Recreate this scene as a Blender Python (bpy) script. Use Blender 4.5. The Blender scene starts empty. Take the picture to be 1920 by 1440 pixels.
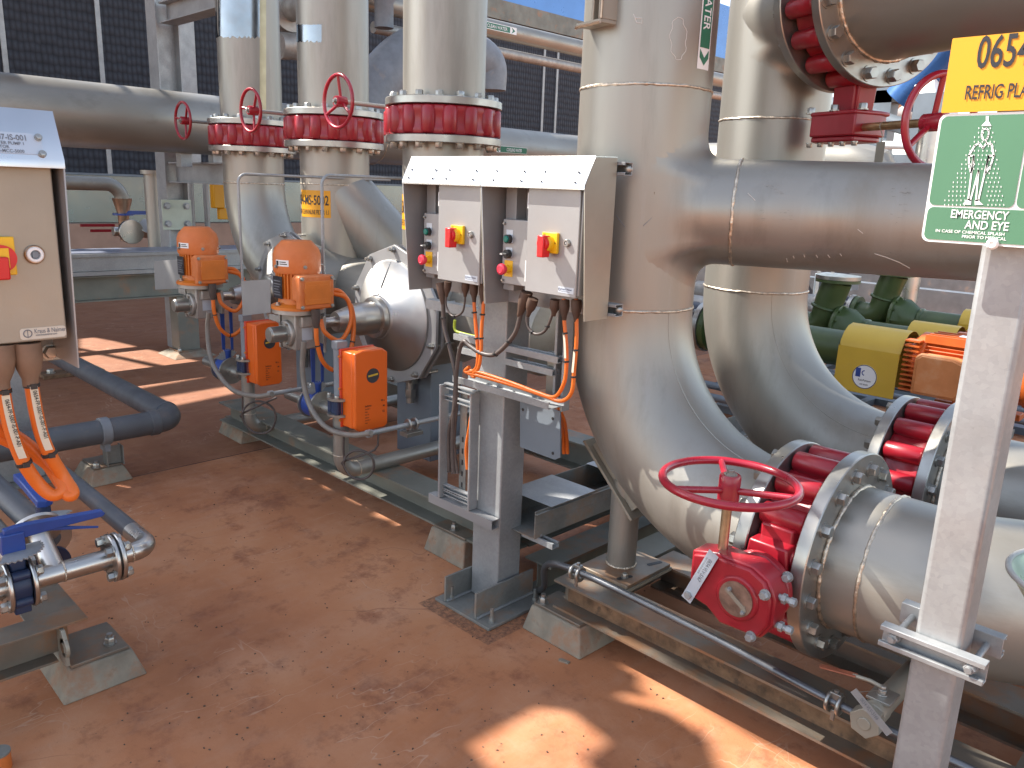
import bpy, bmesh, math, random
from math import sin, cos, pi, radians, sqrt, atan2, tan
from mathutils import Vector as V, Matrix as MX
from mathutils.geometry import delaunay_2d_cdt
random.seed(7)
S = bpy.context.scene
C = S.collection
# ---------------- camera (1920x1440 photo pixels -> world), world axes: X along skids, Y away from aisle
FPX = 1505.21
YAW, PIT, ROL = radians(134.5764), radians(13.6882), radians(-2.12209)
EYE = V((0, 0, 1.7))
_f = V((cos(YAW)*cos(PIT), sin(YAW)*cos(PIT), -sin(PIT)))
_r = V((sin(YAW), -cos(YAW), 0.0))
_d = _f.cross(_r)
CR = _r*cos(ROL)+_d*sin(ROL)
CD = -_r*sin(ROL)+_d*cos(ROL)
def ray(x, y): return _f+CR*((x-960)/FPX)+CD*((y-720)/FPX)
def onX(x, y, X):
    v = ray(x, y); return EYE+v*(X/v.x)
def onY(x, y, Y):
    v = ray(x, y); return EYE+v*(Y/v.y)
def onZ(x, y, Z=0.0):
    v = ray(x, y); return EYE+v*((Z-EYE.z)/v.z)
def pY(Y, pts): return [onY(x, y, Y) for x, y in pts]
def pX(X, pts): return [onX(x, y, X) for x, y in pts]
cam = bpy.data.cameras.new('camera'); camo = bpy.data.objects.new('camera', cam); C.objects.link(camo)
cam.sensor_width = 36; cam.lens = FPX/1920*36; cam.clip_start = .05; cam.clip_end = 2000
m = MX((CR, -CD, -_f)).transposed().to_4x4(); m.translation = EYE; camo.matrix_world = m
S.camera = camo
# ---------------- light
SUN = V((-.62, -.30, .72)).normalized()
w = bpy.data.worlds.new('World'); S.world = w; w.use_nodes = True
nt = w.node_tree; bg = nt.nodes['Background']; sk = nt.nodes.new('ShaderNodeTexSky'); sk.sky_type = 'NISHITA'
sk.sun_disc = False; sk.sun_elevation = math.asin(SUN.z); sk.sun_rotation = pi/2-atan2(SUN.y, SUN.x)
sk.dust_density = 1.0; sk.altitude = 400
hs = nt.nodes.new('ShaderNodeHueSaturation'); hs.inputs['Saturation'].default_value = .72; wm = nt.nodes.new('ShaderNodeMix'); wm.data_type = 'RGBA'; wm.blend_type = 'MULTIPLY'; wm.inputs[0].default_value = 1; wm.inputs[7].default_value = (1.02, .985, .93, 1)
nt.links.new(sk.outputs[0], hs.inputs['Color']); nt.links.new(hs.outputs[0], wm.inputs[6]); nt.links.new(wm.outputs[2], bg.inputs[0]); bg.inputs[1].default_value = .15
sl = bpy.data.lights.new('sun', 'SUN'); sl.energy = 4.6; sl.angle = radians(.3); sl.color = (1, .94, .86)
so = bpy.data.objects.new('sun', sl); C.objects.link(so); so.rotation_euler = SUN.to_track_quat('Z', 'Y').to_euler(); so.location = (0, 0, 30)
S.view_settings.view_transform = 'Standard'; S.view_settings.look = 'None'; S.view_settings.gamma = 1
S.view_settings.exposure = 1.5
S.cycles.max_bounces = 8; S.cycles.glossy_bounces = 5; S.cycles.diffuse_bounces = 4
# ---------------- materials
def pm(name, col, rough=.5, metal=0., var=.15, vs=4., bump=0., bs=120., rv=.06, stains=(), stretch=(1, 1, 1), spangle=0, coat=0):
    m = bpy.data.materials.new(name); m.use_nodes = True; n = m.node_tree.nodes; l = m.node_tree.links
    b = n['Principled BSDF']; b.inputs['Metallic'].default_value = metal
    if coat: b.inputs['Coat Weight'].default_value = coat; b.inputs['Coat Roughness'].default_value = .12
    tc = n.new('ShaderNodeTexCoord'); mp = n.new('ShaderNodeMapping'); mp.inputs['Scale'].default_value = stretch
    l.new(tc.outputs['Object'], mp.inputs[0])
    def noise(s, det=5, src=None, r=.55):
        t = n.new('ShaderNodeTexNoise'); t.inputs['Scale'].default_value = s; t.inputs['Detail'].default_value = det
        t.inputs['Roughness'].default_value = r; l.new((src or mp).outputs[0] if src else mp.outputs[0], t.inputs['Vector']); return t
    def ramp(src, a, bb, ca, cb):
        r = n.new('ShaderNodeValToRGB'); e = r.color_ramp.elements; e[0].position = a; e[1].position = bb
        e[0].color = (*ca, 1); e[1].color = (*cb, 1); l.new(src, r.inputs[0]); return r
    t = noise(vs)
    c0 = tuple(max(0, x*(1-var)) for x in col); c1 = tuple(min(1, x*(1+var)) for x in col)
    out = ramp(t.outputs[0], .3, .7, c0, c1).outputs[0]
    if spangle:
        vo = n.new('ShaderNodeTexVoronoi'); vo.inputs['Scale'].default_value = spangle; l.new(tc.outputs['Object'], vo.inputs['Vector'])
        mm = n.new('ShaderNodeMix'); mm.data_type = 'RGBA'; mm.blend_type = 'MULTIPLY'; mm.inputs[0].default_value = .5
        l.new(out, mm.inputs[6]); r = ramp(vo.outputs['Color'], 0, 1, (.80, .80, .81), (1.08, 1.08, 1.08)); l.new(r.outputs[0], mm.inputs[7]); out = mm.outputs[2]
    for (sc, ssc, th, am) in stains:
        q = noise(ssc, 8, None, .65); r = ramp(q.outputs[0], th, th+.12, (0, 0, 0), (am, am, am))
        mm = n.new('ShaderNodeMix'); mm.data_type = 'RGBA'; l.new(r.outputs[0], mm.inputs[0]); l.new(out, mm.inputs[6]); mm.inputs[7].default_value = (*sc, 1); out = mm.outputs[2]
    l.new(out, b.inputs['Base Color'])
    mr = n.new('ShaderNodeMapRange'); mr.inputs[1].default_value = .3; mr.inputs[2].default_value = .7
    mr.inputs[3].default_value = max(.02, rough-rv); mr.inputs[4].default_value = min(1, rough+rv)
    l.new(noise(vs*2.3, 4).outputs[0], mr.inputs[0]); l.new(mr.outputs[0], b.inputs['Roughness'])
    if bump:
        bn = n.new('ShaderNodeBump'); bn.inputs['Strength'].default_value = bump; bn.inputs['Distance'].default_value = .004
        l.new(noise(bs, 4).outputs[0], bn.inputs['Height']); l.new(bn.outputs[0], b.inputs['Normal'])
    return m
RUST = (.20, .085, .035); DUST = (.42, .24, .14)
STEEL = pm('pickled_stainless', (.315, .298, .262), .42, .64, .12, 1.8, .05, 260, .10, [((.20, .19, .165), 7, .54, .35), ((.36, .352, .335), 16, .60, .35), ((.235, .20, .15), 2.4, .60, .45)], (1, 1, .16))
STEELX = pm('pickled_stainless_pipe', (.315, .298, .262), .42, .64, .12, 1.8, .05, 260, .10, [((.20, .19, .165), 6, .55, .35), ((.36, .352, .335), 14, .61, .3), ((.235, .20, .15), 2.4, .60, .45)], (.25, .6, 1))
POLISH = pm('polished_stainless', (.50, .48, .45), .32, 1, .10, 5, .02, 300, .06)
MACH = pm('machined_flange', (.37, .362, .335), .34, .85, .12, 9, .03, 240, .07, [((.5, .46, .38), 14, .6, .3)])
WELD = pm('weld_bead', (.60, .52, .42), .42, 1, .35, 60, .5, 160, .1)
GALV = pm('galvanised_steel', (.325, .333, .333), .46, .4, .16, 5, .06, 200, .08, [((.34, .30, .25), 7, .62, .4)], spangle=110)
GALVD = pm('galvanised_dusty', (.23, .228, .208), .55, .35, .2, 5, .08, 150, .08, [((.33, .20, .12), 6, .52, .6)], spangle=90)
GREENP = pm('olive_primer_beam', (.185, .185, .155), .55, .3, .2, 3, .05, 100, .1, [((.32, .17, .09), 4, .55, .7)])
DUSTST = pm('dusty_beam_steel', (.23, .195, .155), .5, .6, .25, 4, .06, 120, .1, [((.33, .17, .085), 5, .48, .75)])
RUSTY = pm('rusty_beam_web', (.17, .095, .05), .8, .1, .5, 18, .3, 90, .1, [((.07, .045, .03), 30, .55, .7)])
RED = pm('red_valve_paint', (.29, .008, .018), .38, 0, .2, 6, .05, 160, .08, [((.24, .06, .05), 8, .62, .4)], coat=.15)
REDH = pm('red_handwheel_paint', (.32, .008, .024), .3, 0, .12, 6, .03, 160, .06, coat=.3)
ORG = pm('orange_motor_paint', (.62, .17, .018), .4, 0, .12, 8, .06, 220, .06, [((.45, .2, .08), 9, .6, .4)])
ORGD = pm('orange_motor_dusty', (.60, .16, .035), .5, 0, .15, 8, .06, 160, .06, [((.62, .3, .15), 4, .5, .5)])
ORGA = pm('orange_actuator_plastic', (.74, .125, .012), .34, 0, .05, 4, .02, 300, .05)
ORGC = pm('orange_cable_sheath', (.68, .145, .015), .42, 0, .08, 12, .02, 300, .05)
BLK = pm('black_rubber', (.025, .024, .024), .5, 0, .2, 9)
BOOT = pm('dusty_brown_boot', (.075, .042, .028), .6, 0, .3, 14, .05, 120)
BROWNC = pm('dusty_dark_cable', (.07, .052, .045), .5, 0, .3, 14)
HOSE = pm('grey_conduit_hose', (.19, .165, .14), .5, 0, .15, 14, .3, 330)
GREYP = pm('grey_cast_iron', (.19, .20, .215), .5, 0, .15, 9, .08, 120, .06, [((.32, .25, .2), 7, .6, .4)])
GEARG = pm('grey_gearbox_alloy', (.36, .34, .31), .5, .55, .2, 10, .1, 140, .08, [((.3, .2, .13), 8, .58, .5)])
BLUE = pm('blue_valve_paint', (.022, .06, .26), .36, 0, .15, 8, .05, 160, .06, [((.10, .09, .12), 10, .63, .4)])
BLUED = pm('dark_blue_valve_body', (.016, .03, .075), .45, 0, .2, 8, .08, 160)
YEL = pm('yellow_sign_plastic', (.70, .31, .003), .45, 0, .04, 3)
YELG = pm('yellow_guard_paint', (.58, .37, .035), .42, 0, .08, 3, .02, 100, .06, [((.45, .3, .1), 6, .6, .4)])
GRN = pm('green_sign_plastic', (.070, .19, .105), .45, 0, .06, 3)
GRNM = pm('green_pipe_marker', (.02, .15, .085), .4, 0, .05, 3)
PUMPG = pm('olive_green_pump_paint', (.055, .085, .025), .4, 0, .15, 6, .05, 120)
WHT = pm('white_plastic', (.78, .78, .76), .4, 0, .03, 5)
INK = pm('black_lettering', (.012, .012, .016), .5, 0, .1, 9)
INKB = pm('navy_lettering', (.02, .03, .10), .5, 0, .1, 9)
INKG = pm('grey_lettering', (.16, .17, .19), .5, 0, .1, 9)
CONC = pm('grout_concrete', (.24, .205, .155), .85, 0, .3, 9, .3, 60, .05, [((.30, .15, .08), 7, .5, .7), ((.12, .10, .07), 16, .6, .5)])
FINS = pm('dark_tower_fill', (.028, .032, .042), .5, 0, .25, 3)
SHEET = pm('reflective_basin_sheet', (.20, .24, .245), .24, .8, .1, 1.2, .05, 5, .05)
BSHEET = pm('sky_reflection_tinted_sheet', (.10, .24, .52), .3, .3, .1, 1, .03, 5)  # blue of the reflected sky is put into the base colour
PINKC = pm('pink_concrete_kerb', (.36, .22, .16), .85, 0, .15, 3, .1, 40)
CREAM = pm('dusty_cabinet_steel', (.31, .28, .225), .42, .3, .12, 3.2, .05, 240, .07, [((.36, .29, .2), 6, .58, .4)])
CABG = pm('brushed_cabinet_steel', (.31, .308, .305), .38, .3, .1, 3, .04, 240, .07, [((.4, .36, .32), 7, .6, .3)])
HOOD = pm('bright_hood_steel', (.58, .58, .57), .28, .9, .06, 3, .02, 240, .05)
TAGB = pm('anodised_tag', (.50, .56, .62), .35, .3, .06, 8)
BLUESTEEL = pm('blue_duct_paint', (.03, .11, .30), .3, .2, .1, 3)
GREYST = pm('grey_painted_steel', (.17, .20, .23), .5, .2, .12, 3, .04, 60)
PVC = pm('dark_grey_pipe', (.085, .09, .10), .42, 0, .2, 5, .04, 100, .08, [((.2, .14, .1), 5, .58, .5)])
EARTHC = pm('green_yellow_earth_cable', (.35, .42, .03), .45, 0, .5, 8)
BOWL = pm('green_bowl_plastic', (.30, .38, .28), .3, 0, .06, 4)
TEAL = pm('green_button', (.0, .16, .12), .35)
PINKR = pm('red_button', (.62, .03, .06), .35)
REDK = pm('red_knob', (.62, .012, .015), .35)
YELK = pm('yellow_switch_plate', (.80, .46, .01), .4)
COPPER = pm('heat_tinted_steel', (.50, .36, .26), .35, 1, .3, 7, .03, 200, .08)
PLATEDK = pm('valve_name_plate', (.28, .20, .16), .4, .7, .4, 30)

def floor_mat():
    m = bpy.data.materials.new('red_dusty_concrete'); m.use_nodes = True; n = m.node_tree.nodes; l = m.node_tree.links
    b = n['Principled BSDF']; tc = n.new('ShaderNodeTexCoord')
    def mp(sx, sy, rot=0):
        q = n.new('ShaderNodeMapping'); q.inputs['Scale'].default_value = (sx, sy, 1); q.inputs['Rotation'].default_value = (0, 0, rot); l.new(tc.outputs['Object'], q.inputs[0]); return q.outputs[0]
    def noise(vec, s, d=6, r=.6):
        t = n.new('ShaderNodeTexNoise'); t.inputs['Scale'].default_value = s; t.inputs['Detail'].default_value = d; t.inputs['Roughness'].default_value = r; l.new(vec, t.inputs['Vector']); return t.outputs[0]
    def ramp(src, stops):
        r = n.new('ShaderNodeValToRGB'); e = r.color_ramp.elements
        while len(e) < len(stops): e.new(.5)
        for i, (p, c) in enumerate(stops): e[i].position = p; e[i].color = (*c, 1) if not isinstance(c, (int, float)) else (c, c, c, 1)
        l.new(src, r.inputs[0]); return r.outputs[0]
    def mix(fac, a, bb, mode='MIX', k=None):
        q = n.new('ShaderNodeMix'); q.data_type = 'RGBA'; q.blend_type = mode
        if isinstance(fac, (int, float)): q.inputs[0].default_value = fac
        else: l.new(fac, q.inputs[0])
        l.new(a, q.inputs[6])
        if isinstance(bb, tuple): q.inputs[7].default_value = (*bb, 1)
        else: l.new(bb, q.inputs[7])
        return q.outputs[2]
    def ramp2(src, a, bb, ya, yb):
        q = n.new('ShaderNodeMapRange'); q.inputs[1].default_value = a; q.inputs[2].default_value = bb; q.inputs[3].default_value = ya; q.inputs[4].default_value = yb; l.new(src, q.inputs[0]); return q.outputs[0]
    sx = n.new('ShaderNodeSeparateXYZ'); l.new(tc.outputs['Object'], sx.inputs[0])
    v1 = mp(1, 1)
    base = ramp(noise(v1, .9), [(.28, (.29, .106, .046)), (.5, (.415, .164, .070)), (.74, (.52, .245, .118))])
    base = mix(ramp(noise(v1, 3.5, 8), [(.48, 0), (.7, .6)]), base, (.50, .25, .138))
    base = mix(ramp(noise(v1, 6, 10, .7), [(.53, 0), (.66, .72)]), base, (.225, .076, .035))
    base = mix(ramp(noise(v1, 2.2, 10, .75), [(.55, 0), (.64, .6)]), base, (.20, .068, .034))
    # the older, darker pour beyond the slab joint
    base = mix(ramp2(sx.outputs[0], -4.63, -4.615, .62, 0), base, (.17, .068, .036))
    jn = n.new('ShaderNodeMath'); jn.operation = 'COMPARE'; jn.inputs[1].default_value = -4.612; jn.inputs[2].default_value = .007; l.new(sx.outputs[0], jn.inputs[0]); base = mix(jn.outputs[0], base, (.09, .04, .025))
    # streaky wash lines along the fall of the slab
    base = mix(ramp(noise(mp(5, 1.6, .35), 2.6, 8, .7), [(.5, 0), (.72, .3)]), base, (.43, .25, .16))
    base = mix(ramp(noise(mp(1.3, 4.5, -.6), 2.1, 9, .72), [(.58, 0), (.72, .3)]), base, (.42, .26, .18))
    # dark specks gathered in patches
    vo = n.new('ShaderNodeTexVoronoi'); vo.inputs['Scale'].default_value = 75; l.new(v1, vo.inputs['Vector'])
    sp = ramp(vo.outputs['Distance'], [(.04, 1), (.13, 0)])
    pa = ramp(noise(v1, 1.7, 4), [(.52, 0), (.66, .8)])
    q = n.new('ShaderNodeMath'); q.operation = 'MULTIPLY'; l.new(sp, q.inputs[0]); l.new(pa, q.inputs[1])
    base = mix(q.outputs[0], base, (.075, .035, .022))
    # scuffs: thin ridged lines gathered in patches
    def ridge(vec, s, wdt, amt, msk, thr, colr, bse):
        q = n.new('ShaderNodeMath'); q.operation = 'SUBTRACT'; q.inputs[1].default_value = .5; l.new(noise(vec, s, 3, .5), q.inputs[0])
        a_ = n.new('ShaderNodeMath'); a_.operation = 'ABSOLUTE'; l.new(q.outputs[0], a_.inputs[0])
        f1 = ramp2(a_.outputs[0], 0, wdt, amt, 0); f2 = ramp(noise(v1, msk, 3), [(thr, 0), (thr+.08, 1)])
        k = n.new('ShaderNodeMath'); k.operation = 'MULTIPLY'; l.new(f1, k.inputs[0]); l.new(f2, k.inputs[1]); return mix(k.outputs[0], bse, colr)
    base = ridge(mp(3.2, 1.1, .9), 1.9, .006, .55, 1.3, .52, (.52, .33, .22), base)
    base = ridge(mp(1.0, 3.0, .4), 1.6, .005, .5, 1.7, .55, (.50, .31, .21), base)
    base = ridge(mp(1.2, 1.0, .1), 1.1, .004, .5, .9, .56, (.15, .06, .035), base)
    # grime left round the stand plate and the pour edge of the plinths
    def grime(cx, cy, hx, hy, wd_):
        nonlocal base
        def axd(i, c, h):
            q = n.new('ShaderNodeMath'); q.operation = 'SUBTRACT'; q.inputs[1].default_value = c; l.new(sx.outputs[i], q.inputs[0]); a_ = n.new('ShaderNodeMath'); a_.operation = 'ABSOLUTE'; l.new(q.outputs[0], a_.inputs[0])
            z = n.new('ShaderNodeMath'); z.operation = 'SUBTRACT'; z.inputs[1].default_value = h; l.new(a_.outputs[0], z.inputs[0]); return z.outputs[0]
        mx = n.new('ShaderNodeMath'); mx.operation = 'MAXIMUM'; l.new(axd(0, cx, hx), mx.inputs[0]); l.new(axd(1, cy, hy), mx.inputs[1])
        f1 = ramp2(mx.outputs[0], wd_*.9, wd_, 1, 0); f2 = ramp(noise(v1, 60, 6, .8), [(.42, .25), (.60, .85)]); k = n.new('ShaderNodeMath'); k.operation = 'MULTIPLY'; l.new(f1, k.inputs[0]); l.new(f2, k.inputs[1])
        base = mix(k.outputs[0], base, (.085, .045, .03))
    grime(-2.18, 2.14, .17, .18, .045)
    base = mix(ramp(noise(v1, 90, 3, .7), [(.66, 0), (.74, .45)]), base, (.12, .05, .03))
    l.new(base, b.inputs['Base Color'])
    l.new(ramp(noise(v1, 2.4, 5), [(.3, .62), (.7, .85)]), b.inputs['Roughness'])
    bn = n.new('ShaderNodeBump'); bn.inputs['Strength'].default_value = .22; bn.inputs['Distance'].default_value = .006
    l.new(noise(v1, 70, 8, .7), bn.inputs['Height']); l.new(bn.outputs[0], b.inputs['Normal'])
    return m
FLOOR = floor_mat()

def disc_mat():
    m = pm('radial_brushed_steel', (.40, .39, .375), .36, 1, .06, 5, 0, 200, .05); n = m.node_tree.nodes; l = m.node_tree.links; b = n['Principled BSDF']
    b.inputs['Anisotropic'].default_value = .75; t = n.new('ShaderNodeTangent'); t.direction_type = 'RADIAL'; t.axis = 'Y'; l.new(t.outputs[0], b.inputs['Tangent']); return m
DISC = disc_mat()
def fin_mat():
    m = bpy.data.materials.new('scalloped_tower_fill'); m.use_nodes = True; n = m.node_tree.nodes; l = m.node_tree.links
    b = n['Principled BSDF']; tc = n.new('ShaderNodeTexCoord'); mp = n.new('ShaderNodeMapping'); l.new(tc.outputs['Object'], mp.inputs[0])
    mp.inputs['Scale'].default_value = (0, 11.5, 6.5)
    wv = n.new('ShaderNodeTexVoronoi'); wv.inputs['Scale'].default_value = 1.0; wv.inputs['Randomness'].default_value = .22; l.new(mp.outputs[0], wv.inputs['Vector'])
    r = n.new('ShaderNodeValToRGB'); e = r.color_ramp.elements; e[0].position = .15; e[1].position = .75; e[0].color = (.040, .046, .06, 1); e[1].color = (.012, .013, .018, 1)
    l.new(wv.outputs['Distance'], r.inputs[0]); l.new(r.outputs[0], b.inputs['Base Color']); b.inputs['Roughness'].default_value = .6; b.inputs['Specular IOR Level'].default_value = .25
    bn = n.new('ShaderNodeBump'); bn.inputs['Strength'].default_value = .8; bn.inputs['Distance'].default_value = .03; bn.invert = True
    l.new(wv.outputs['Distance'], bn.inputs['Height']); l.new(bn.outputs[0], b.inputs['Normal'])
    return m
FIN = fin_mat()

# ---------------- mesh building
WM = {}
class MB:
    def __init__(s): s.v = []; s.f = []; s.m = MX()
    def add(s, vs, fs):
        b = len(s.v); s.v += [s.m@V(v) for v in vs]; s.f += [tuple(b+i for i in f) for f in fs]; return s
    def box(s, a, b):
        (x0, y0, z0), (x1, y1, z1) = [tuple(min(p, q) for p, q in zip(a, b)), tuple(max(p, q) for p, q in zip(a, b))]
        return s.add([(x0, y0, z0), (x1, y0, z0), (x1, y1, z0), (x0, y1, z0), (x0, y0, z1), (x1, y0, z1), (x1, y1, z1), (x0, y1, z1)],
                     [(0, 3, 2, 1), (4, 5, 6, 7), (0, 1, 5, 4), (1, 2, 6, 5), (2, 3, 7, 6), (3, 0, 4, 7)])
    def prism(s, poly, o, u, v, w, h):
        # polygon (a,b) -> o+u*a+v*b, extruded along w by h
        o, u, v, w = V(o), V(u), V(v), V(w); n = len(poly)
        bot = [o+u*a+v*b for a, b in poly]; top = [p+w*h for p in bot]
        area = sum(poly[i][0]*poly[(i+1) % n][1]-poly[(i+1) % n][0]*poly[i][1] for i in range(n))
        flip = (u.cross(v).dot(w)*h*area) < 0
        fs = [tuple(range(n))[::-1], tuple(range(n, 2*n))]+[(i, (i+1) % n, n+(i+1) % n, n+i) for i in range(n)]
        if flip: fs = [f[::-1] for f in fs]
        return s.add(bot+top, fs)
    def lathe(s, prof, o, ax, n=48, closed=False, ang=2*pi, ref=None):
        o, ax = V(o), V(ax).normalized(); r = V(ref) if ref else (V((0, 0, 1)) if abs(ax.z) < .9 else V((1, 0, 0)))
        u = ax.cross(r).normalized(); w = ax.cross(u); k = len(prof)
        vs = []
        for i in range(n):
            a = 2*pi*i/n; e = u*cos(a)+w*sin(a)
            for (rr, h) in prof: vs.append(o+e*rr+ax*h)
        fs = []
        for i in range(n):
            j = (i+1) % n
            for t in range(k if closed else k-1):
                q = (t+1) % k; fs.append((i*k+t, j*k+t, j*k+q, i*k+q))
        if not closed:
            if prof[0][0] > 1e-6: fs.append(tuple(i*k for i in range(n))[::-1])
            if prof[-1][0] > 1e-6: fs.append(tuple(i*k+k-1 for i in range(n)))
        return s.add(vs, fs)
    def cyl(s, p, q, r, r2=None, n=24):
        p, q = V(p), V(q); h = (q-p).length
        return s.lathe([(r, 0), (r if r2 is None else r2, h)], p, q-p, n)
    def ring(s, c, ax, ro, ri, t, n=64, ch=.003):
        return s.lathe([(ri, 0), (ro-ch, 0), (ro, ch), (ro, t-ch), (ro-ch, t), (ri, t)], c, ax, n, closed=True)
    def torus(s, c, ax, R, r, n=64, k=14):
        return s.lathe([(R+r*cos(2*pi*i/k), r*sin(2*pi*i/k)) for i in range(k)], c, ax, n, closed=True)
    def tube(s, pts, r, n=12, cap=True, closed=False):
        pts = [V(p) for p in pts]; k = len(pts); rs = r if isinstance(r, (list, tuple)) else [r]*k
        tg = []
        for i in range(k):
            a = pts[i-1] if (i > 0 or closed) else pts[i]; b = pts[(i+1) % k] if (i < k-1 or closed) else pts[i]
            d = (b-a); tg.append(d.normalized() if d.length > 1e-9 else V((0, 0, 1)))
        t0 = tg[0]; u = t0.cross(V((0, 0, 1)) if abs(t0.z) < .9 else V((1, 0, 0))).normalized(); vs = []
        for i in range(k):
            if i: u = (u-tg[i]*u.dot(tg[i])).normalized()
            w_ = tg[i].cross(u)
            for j in range(n):
                a = 2*pi*j/n; vs.append(pts[i]+(u*cos(a)+w_*sin(a))*rs[i])
        fs = []
        for i in range(k if closed else k-1):
            q = (i+1) % k
            for j in range(n): fs.append((i*n+j, i*n+(j+1) % n, q*n+(j+1) % n, q*n+j))
        if cap and not closed: fs += [tuple(range(n))[::-1], tuple(range((k-1)*n, k*n))]
        return s.add(vs, fs)
    def hexa(s, c, ax, af, h, rot=0.):
        c, ax = V(c), V(ax).normalized(); R = af/1.732
        r = V((0, 0, 1)) if abs(ax.z) < .9 else V((1, 0, 0)); u = ax.cross(r).normalized(); w_ = ax.cross(u)
        def rg(rad, hh): return [c+ax*hh+(u*cos(rot+pi*i/3)+w_*sin(rot+pi*i/3))*rad for i in range(6)]
        vs = rg(R, 0)+rg(R, h*.85)+rg(R*.86, h); fs = [tuple(range(6))[::-1], tuple(range(12, 18))]
        for b in (0, 6): fs += [(b+i, b+(i+1) % 6, b+6+(i+1) % 6, b+6+i) for i in range(6)]
        return s.add(vs, fs)
    def bolt(s, c, ax, af=.03, h=.02, rot=0.):
        c, ax = V(c), V(ax).normalized(); s.cyl(c, c+ax*.004, af*.72, n=16); return s.hexa(c+ax*.004, ax, af, h, rot)
    def ibeam(s, p, q, b, h, t=.008, up=(0, 0, 1)):
        # p,q : centre of the bottom face
        p, q, up = V(p), V(q), V(up); w_ = (q-p); L = w_.length; w_.normalize(); u = w_.cross(up).normalized()
        B = b/2; tw = t*.7/2
        return s.prism([(-B, 0), (B, 0), (B, t), (tw, t), (tw, h-t), (B, h-t), (B, h), (-B, h), (-B, h-t), (-tw, h-t), (-tw, t), (-B, t)], p, u, up, w_, L)
    def chan(s, p, q, up, b, d, t=.0025, lip=.008):
        # strut channel: open side along `up`; p,q centre of the closed back
        p, q, up = V(p), V(q), V(up).normalized(); w_ = (q-p); L = w_.length; w_.normalize(); u = w_.cross(up).normalized(); B = b/2
        return s.prism([(-B, 0), (B, 0), (B, d), (B-lip, d), (B-lip, d-lip*.7), (B-lip+t, d-lip*.7), (B-lip+t, d-t), (B-t, d-t), (B-t, t), (-B+t, t), (-B+t, d-t), (-B+lip-t, d-t), (-B+lip-t, d-lip*.7), (-B+lip, d-lip*.7), (-B+lip, d), (-B, d)], p, u, up, w_, L)
    def build(s, name, mat, parent=None, base=None, bevel=0., ang=38, local=False, seg=2):
        me = bpy.data.meshes.new(name); o = bpy.data.objects.new(name, me); C.objects.link(o)
        if parent is not None:
            W = WM[parent]; o.parent = parent; WM[o] = W
            vs = s.v if local else [W.inverted()@v for v in s.v]
        elif base is not None:
            o.location = base; WM[o] = MX.Translation(V(base)); vs = [v-V(base) for v in s.v]
        else: vs = s.v; WM[o] = MX()
        me.from_pydata([tuple(v) for v in vs], [], s.f); me.materials.append(mat); me.validate()
        for p in me.polygons: p.use_smooth = True
        me.set_sharp_from_angle(angle=radians(ang))
        if bevel:
            bm = o.modifiers.new('bevel', 'BEVEL'); bm.width = bevel; bm.segments = seg; bm.limit_method = 'ANGLE'; bm.angle_limit = radians(40)
        return o
def fillet(pts, R, k=8):
    pts = [V(p) for p in pts]; out = [pts[0]]; n = len(pts)
    for i in range(1, n-1):
        a, b, c = pts[i-1], pts[i], pts[i+1]; r = R[i-1] if isinstance(R, (list, tuple)) else R
        d1, d2 = (a-b).normalized(), (c-b).normalized(); th = d1.angle(d2)
        if th > 3.1 or r <= 0: out.append(b); continue
        t = min(r/tan(th/2), (a-b).length*.49 if i > 1 else (a-b).length, (c-b).length*.49 if i < n-2 else (c-b).length); rr = t*tan(th/2)
        ce = b+(d1+d2).normalized()*(rr/sin(th/2)); p0 = b+d1*t; p1 = b+d2*t
        e0, e1 = (p0-ce), (p1-ce); A = e0.angle(e1)
        for j in range(k+1):
            f = j/k; out.append(ce+(e0*sin((1-f)*A)+e1*sin(f*A))/sin(A))
    out.append(pts[-1]); return out
def smoothpath(pts, k=6):
    # Catmull-Rom through the points
    P = [V(p) for p in pts]; P = [P[0]*2-P[1]]+P+[P[-1]*2-P[-2]]; out = []
    for i in range(1, len(P)-2):
        a, b, c, d = P[i-1:i+3]
        for j in range(k):
            t = j/k; out.append(.5*((2*b)+(c-a)*t+(2*a-5*b+4*c-d)*t*t+(3*b-a-3*c+d)*t**3))
    out.append(P[-2]); return out
def root(name, label, cat, loc=(0, 0, 0), rz=0., group=None, kind=None):
    o = bpy.data.objects.new(name, None); C.objects.link(o); o.location = loc; o.rotation_euler = (0, 0, rz); o.empty_display_size = .05
    o['label'] = label; o['category'] = cat
    if group: o['group'] = group
    o['kind'] = kind or 'thing'
    WM[o] = MX.Translation(V(loc))@MX.Rotation(rz, 4, 'Z'); return o
def tag(o, label, cat, group=None, kind=None):
    o['label'] = label; o['category'] = cat
    if group: o['group'] = group
    o['kind'] = kind or 'thing'
    return o
def copy_tree(o, loc=None, rz=None, label=None, parent=None):
    kids = list(o.children); c = o.copy(); C.objects.link(c)
    if parent is not None: c.parent = parent
    if loc is not None: c.location = loc; c.rotation_euler = (0, 0, rz or 0.)
    if label: c['label'] = label
    for k in kids: copy_tree(k, parent=c)
    WM[c] = MX.Translation(V(loc or (0, 0, 0)))@MX.Rotation(rz or 0., 4, 'Z')
    return c
_tc = {}
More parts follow.
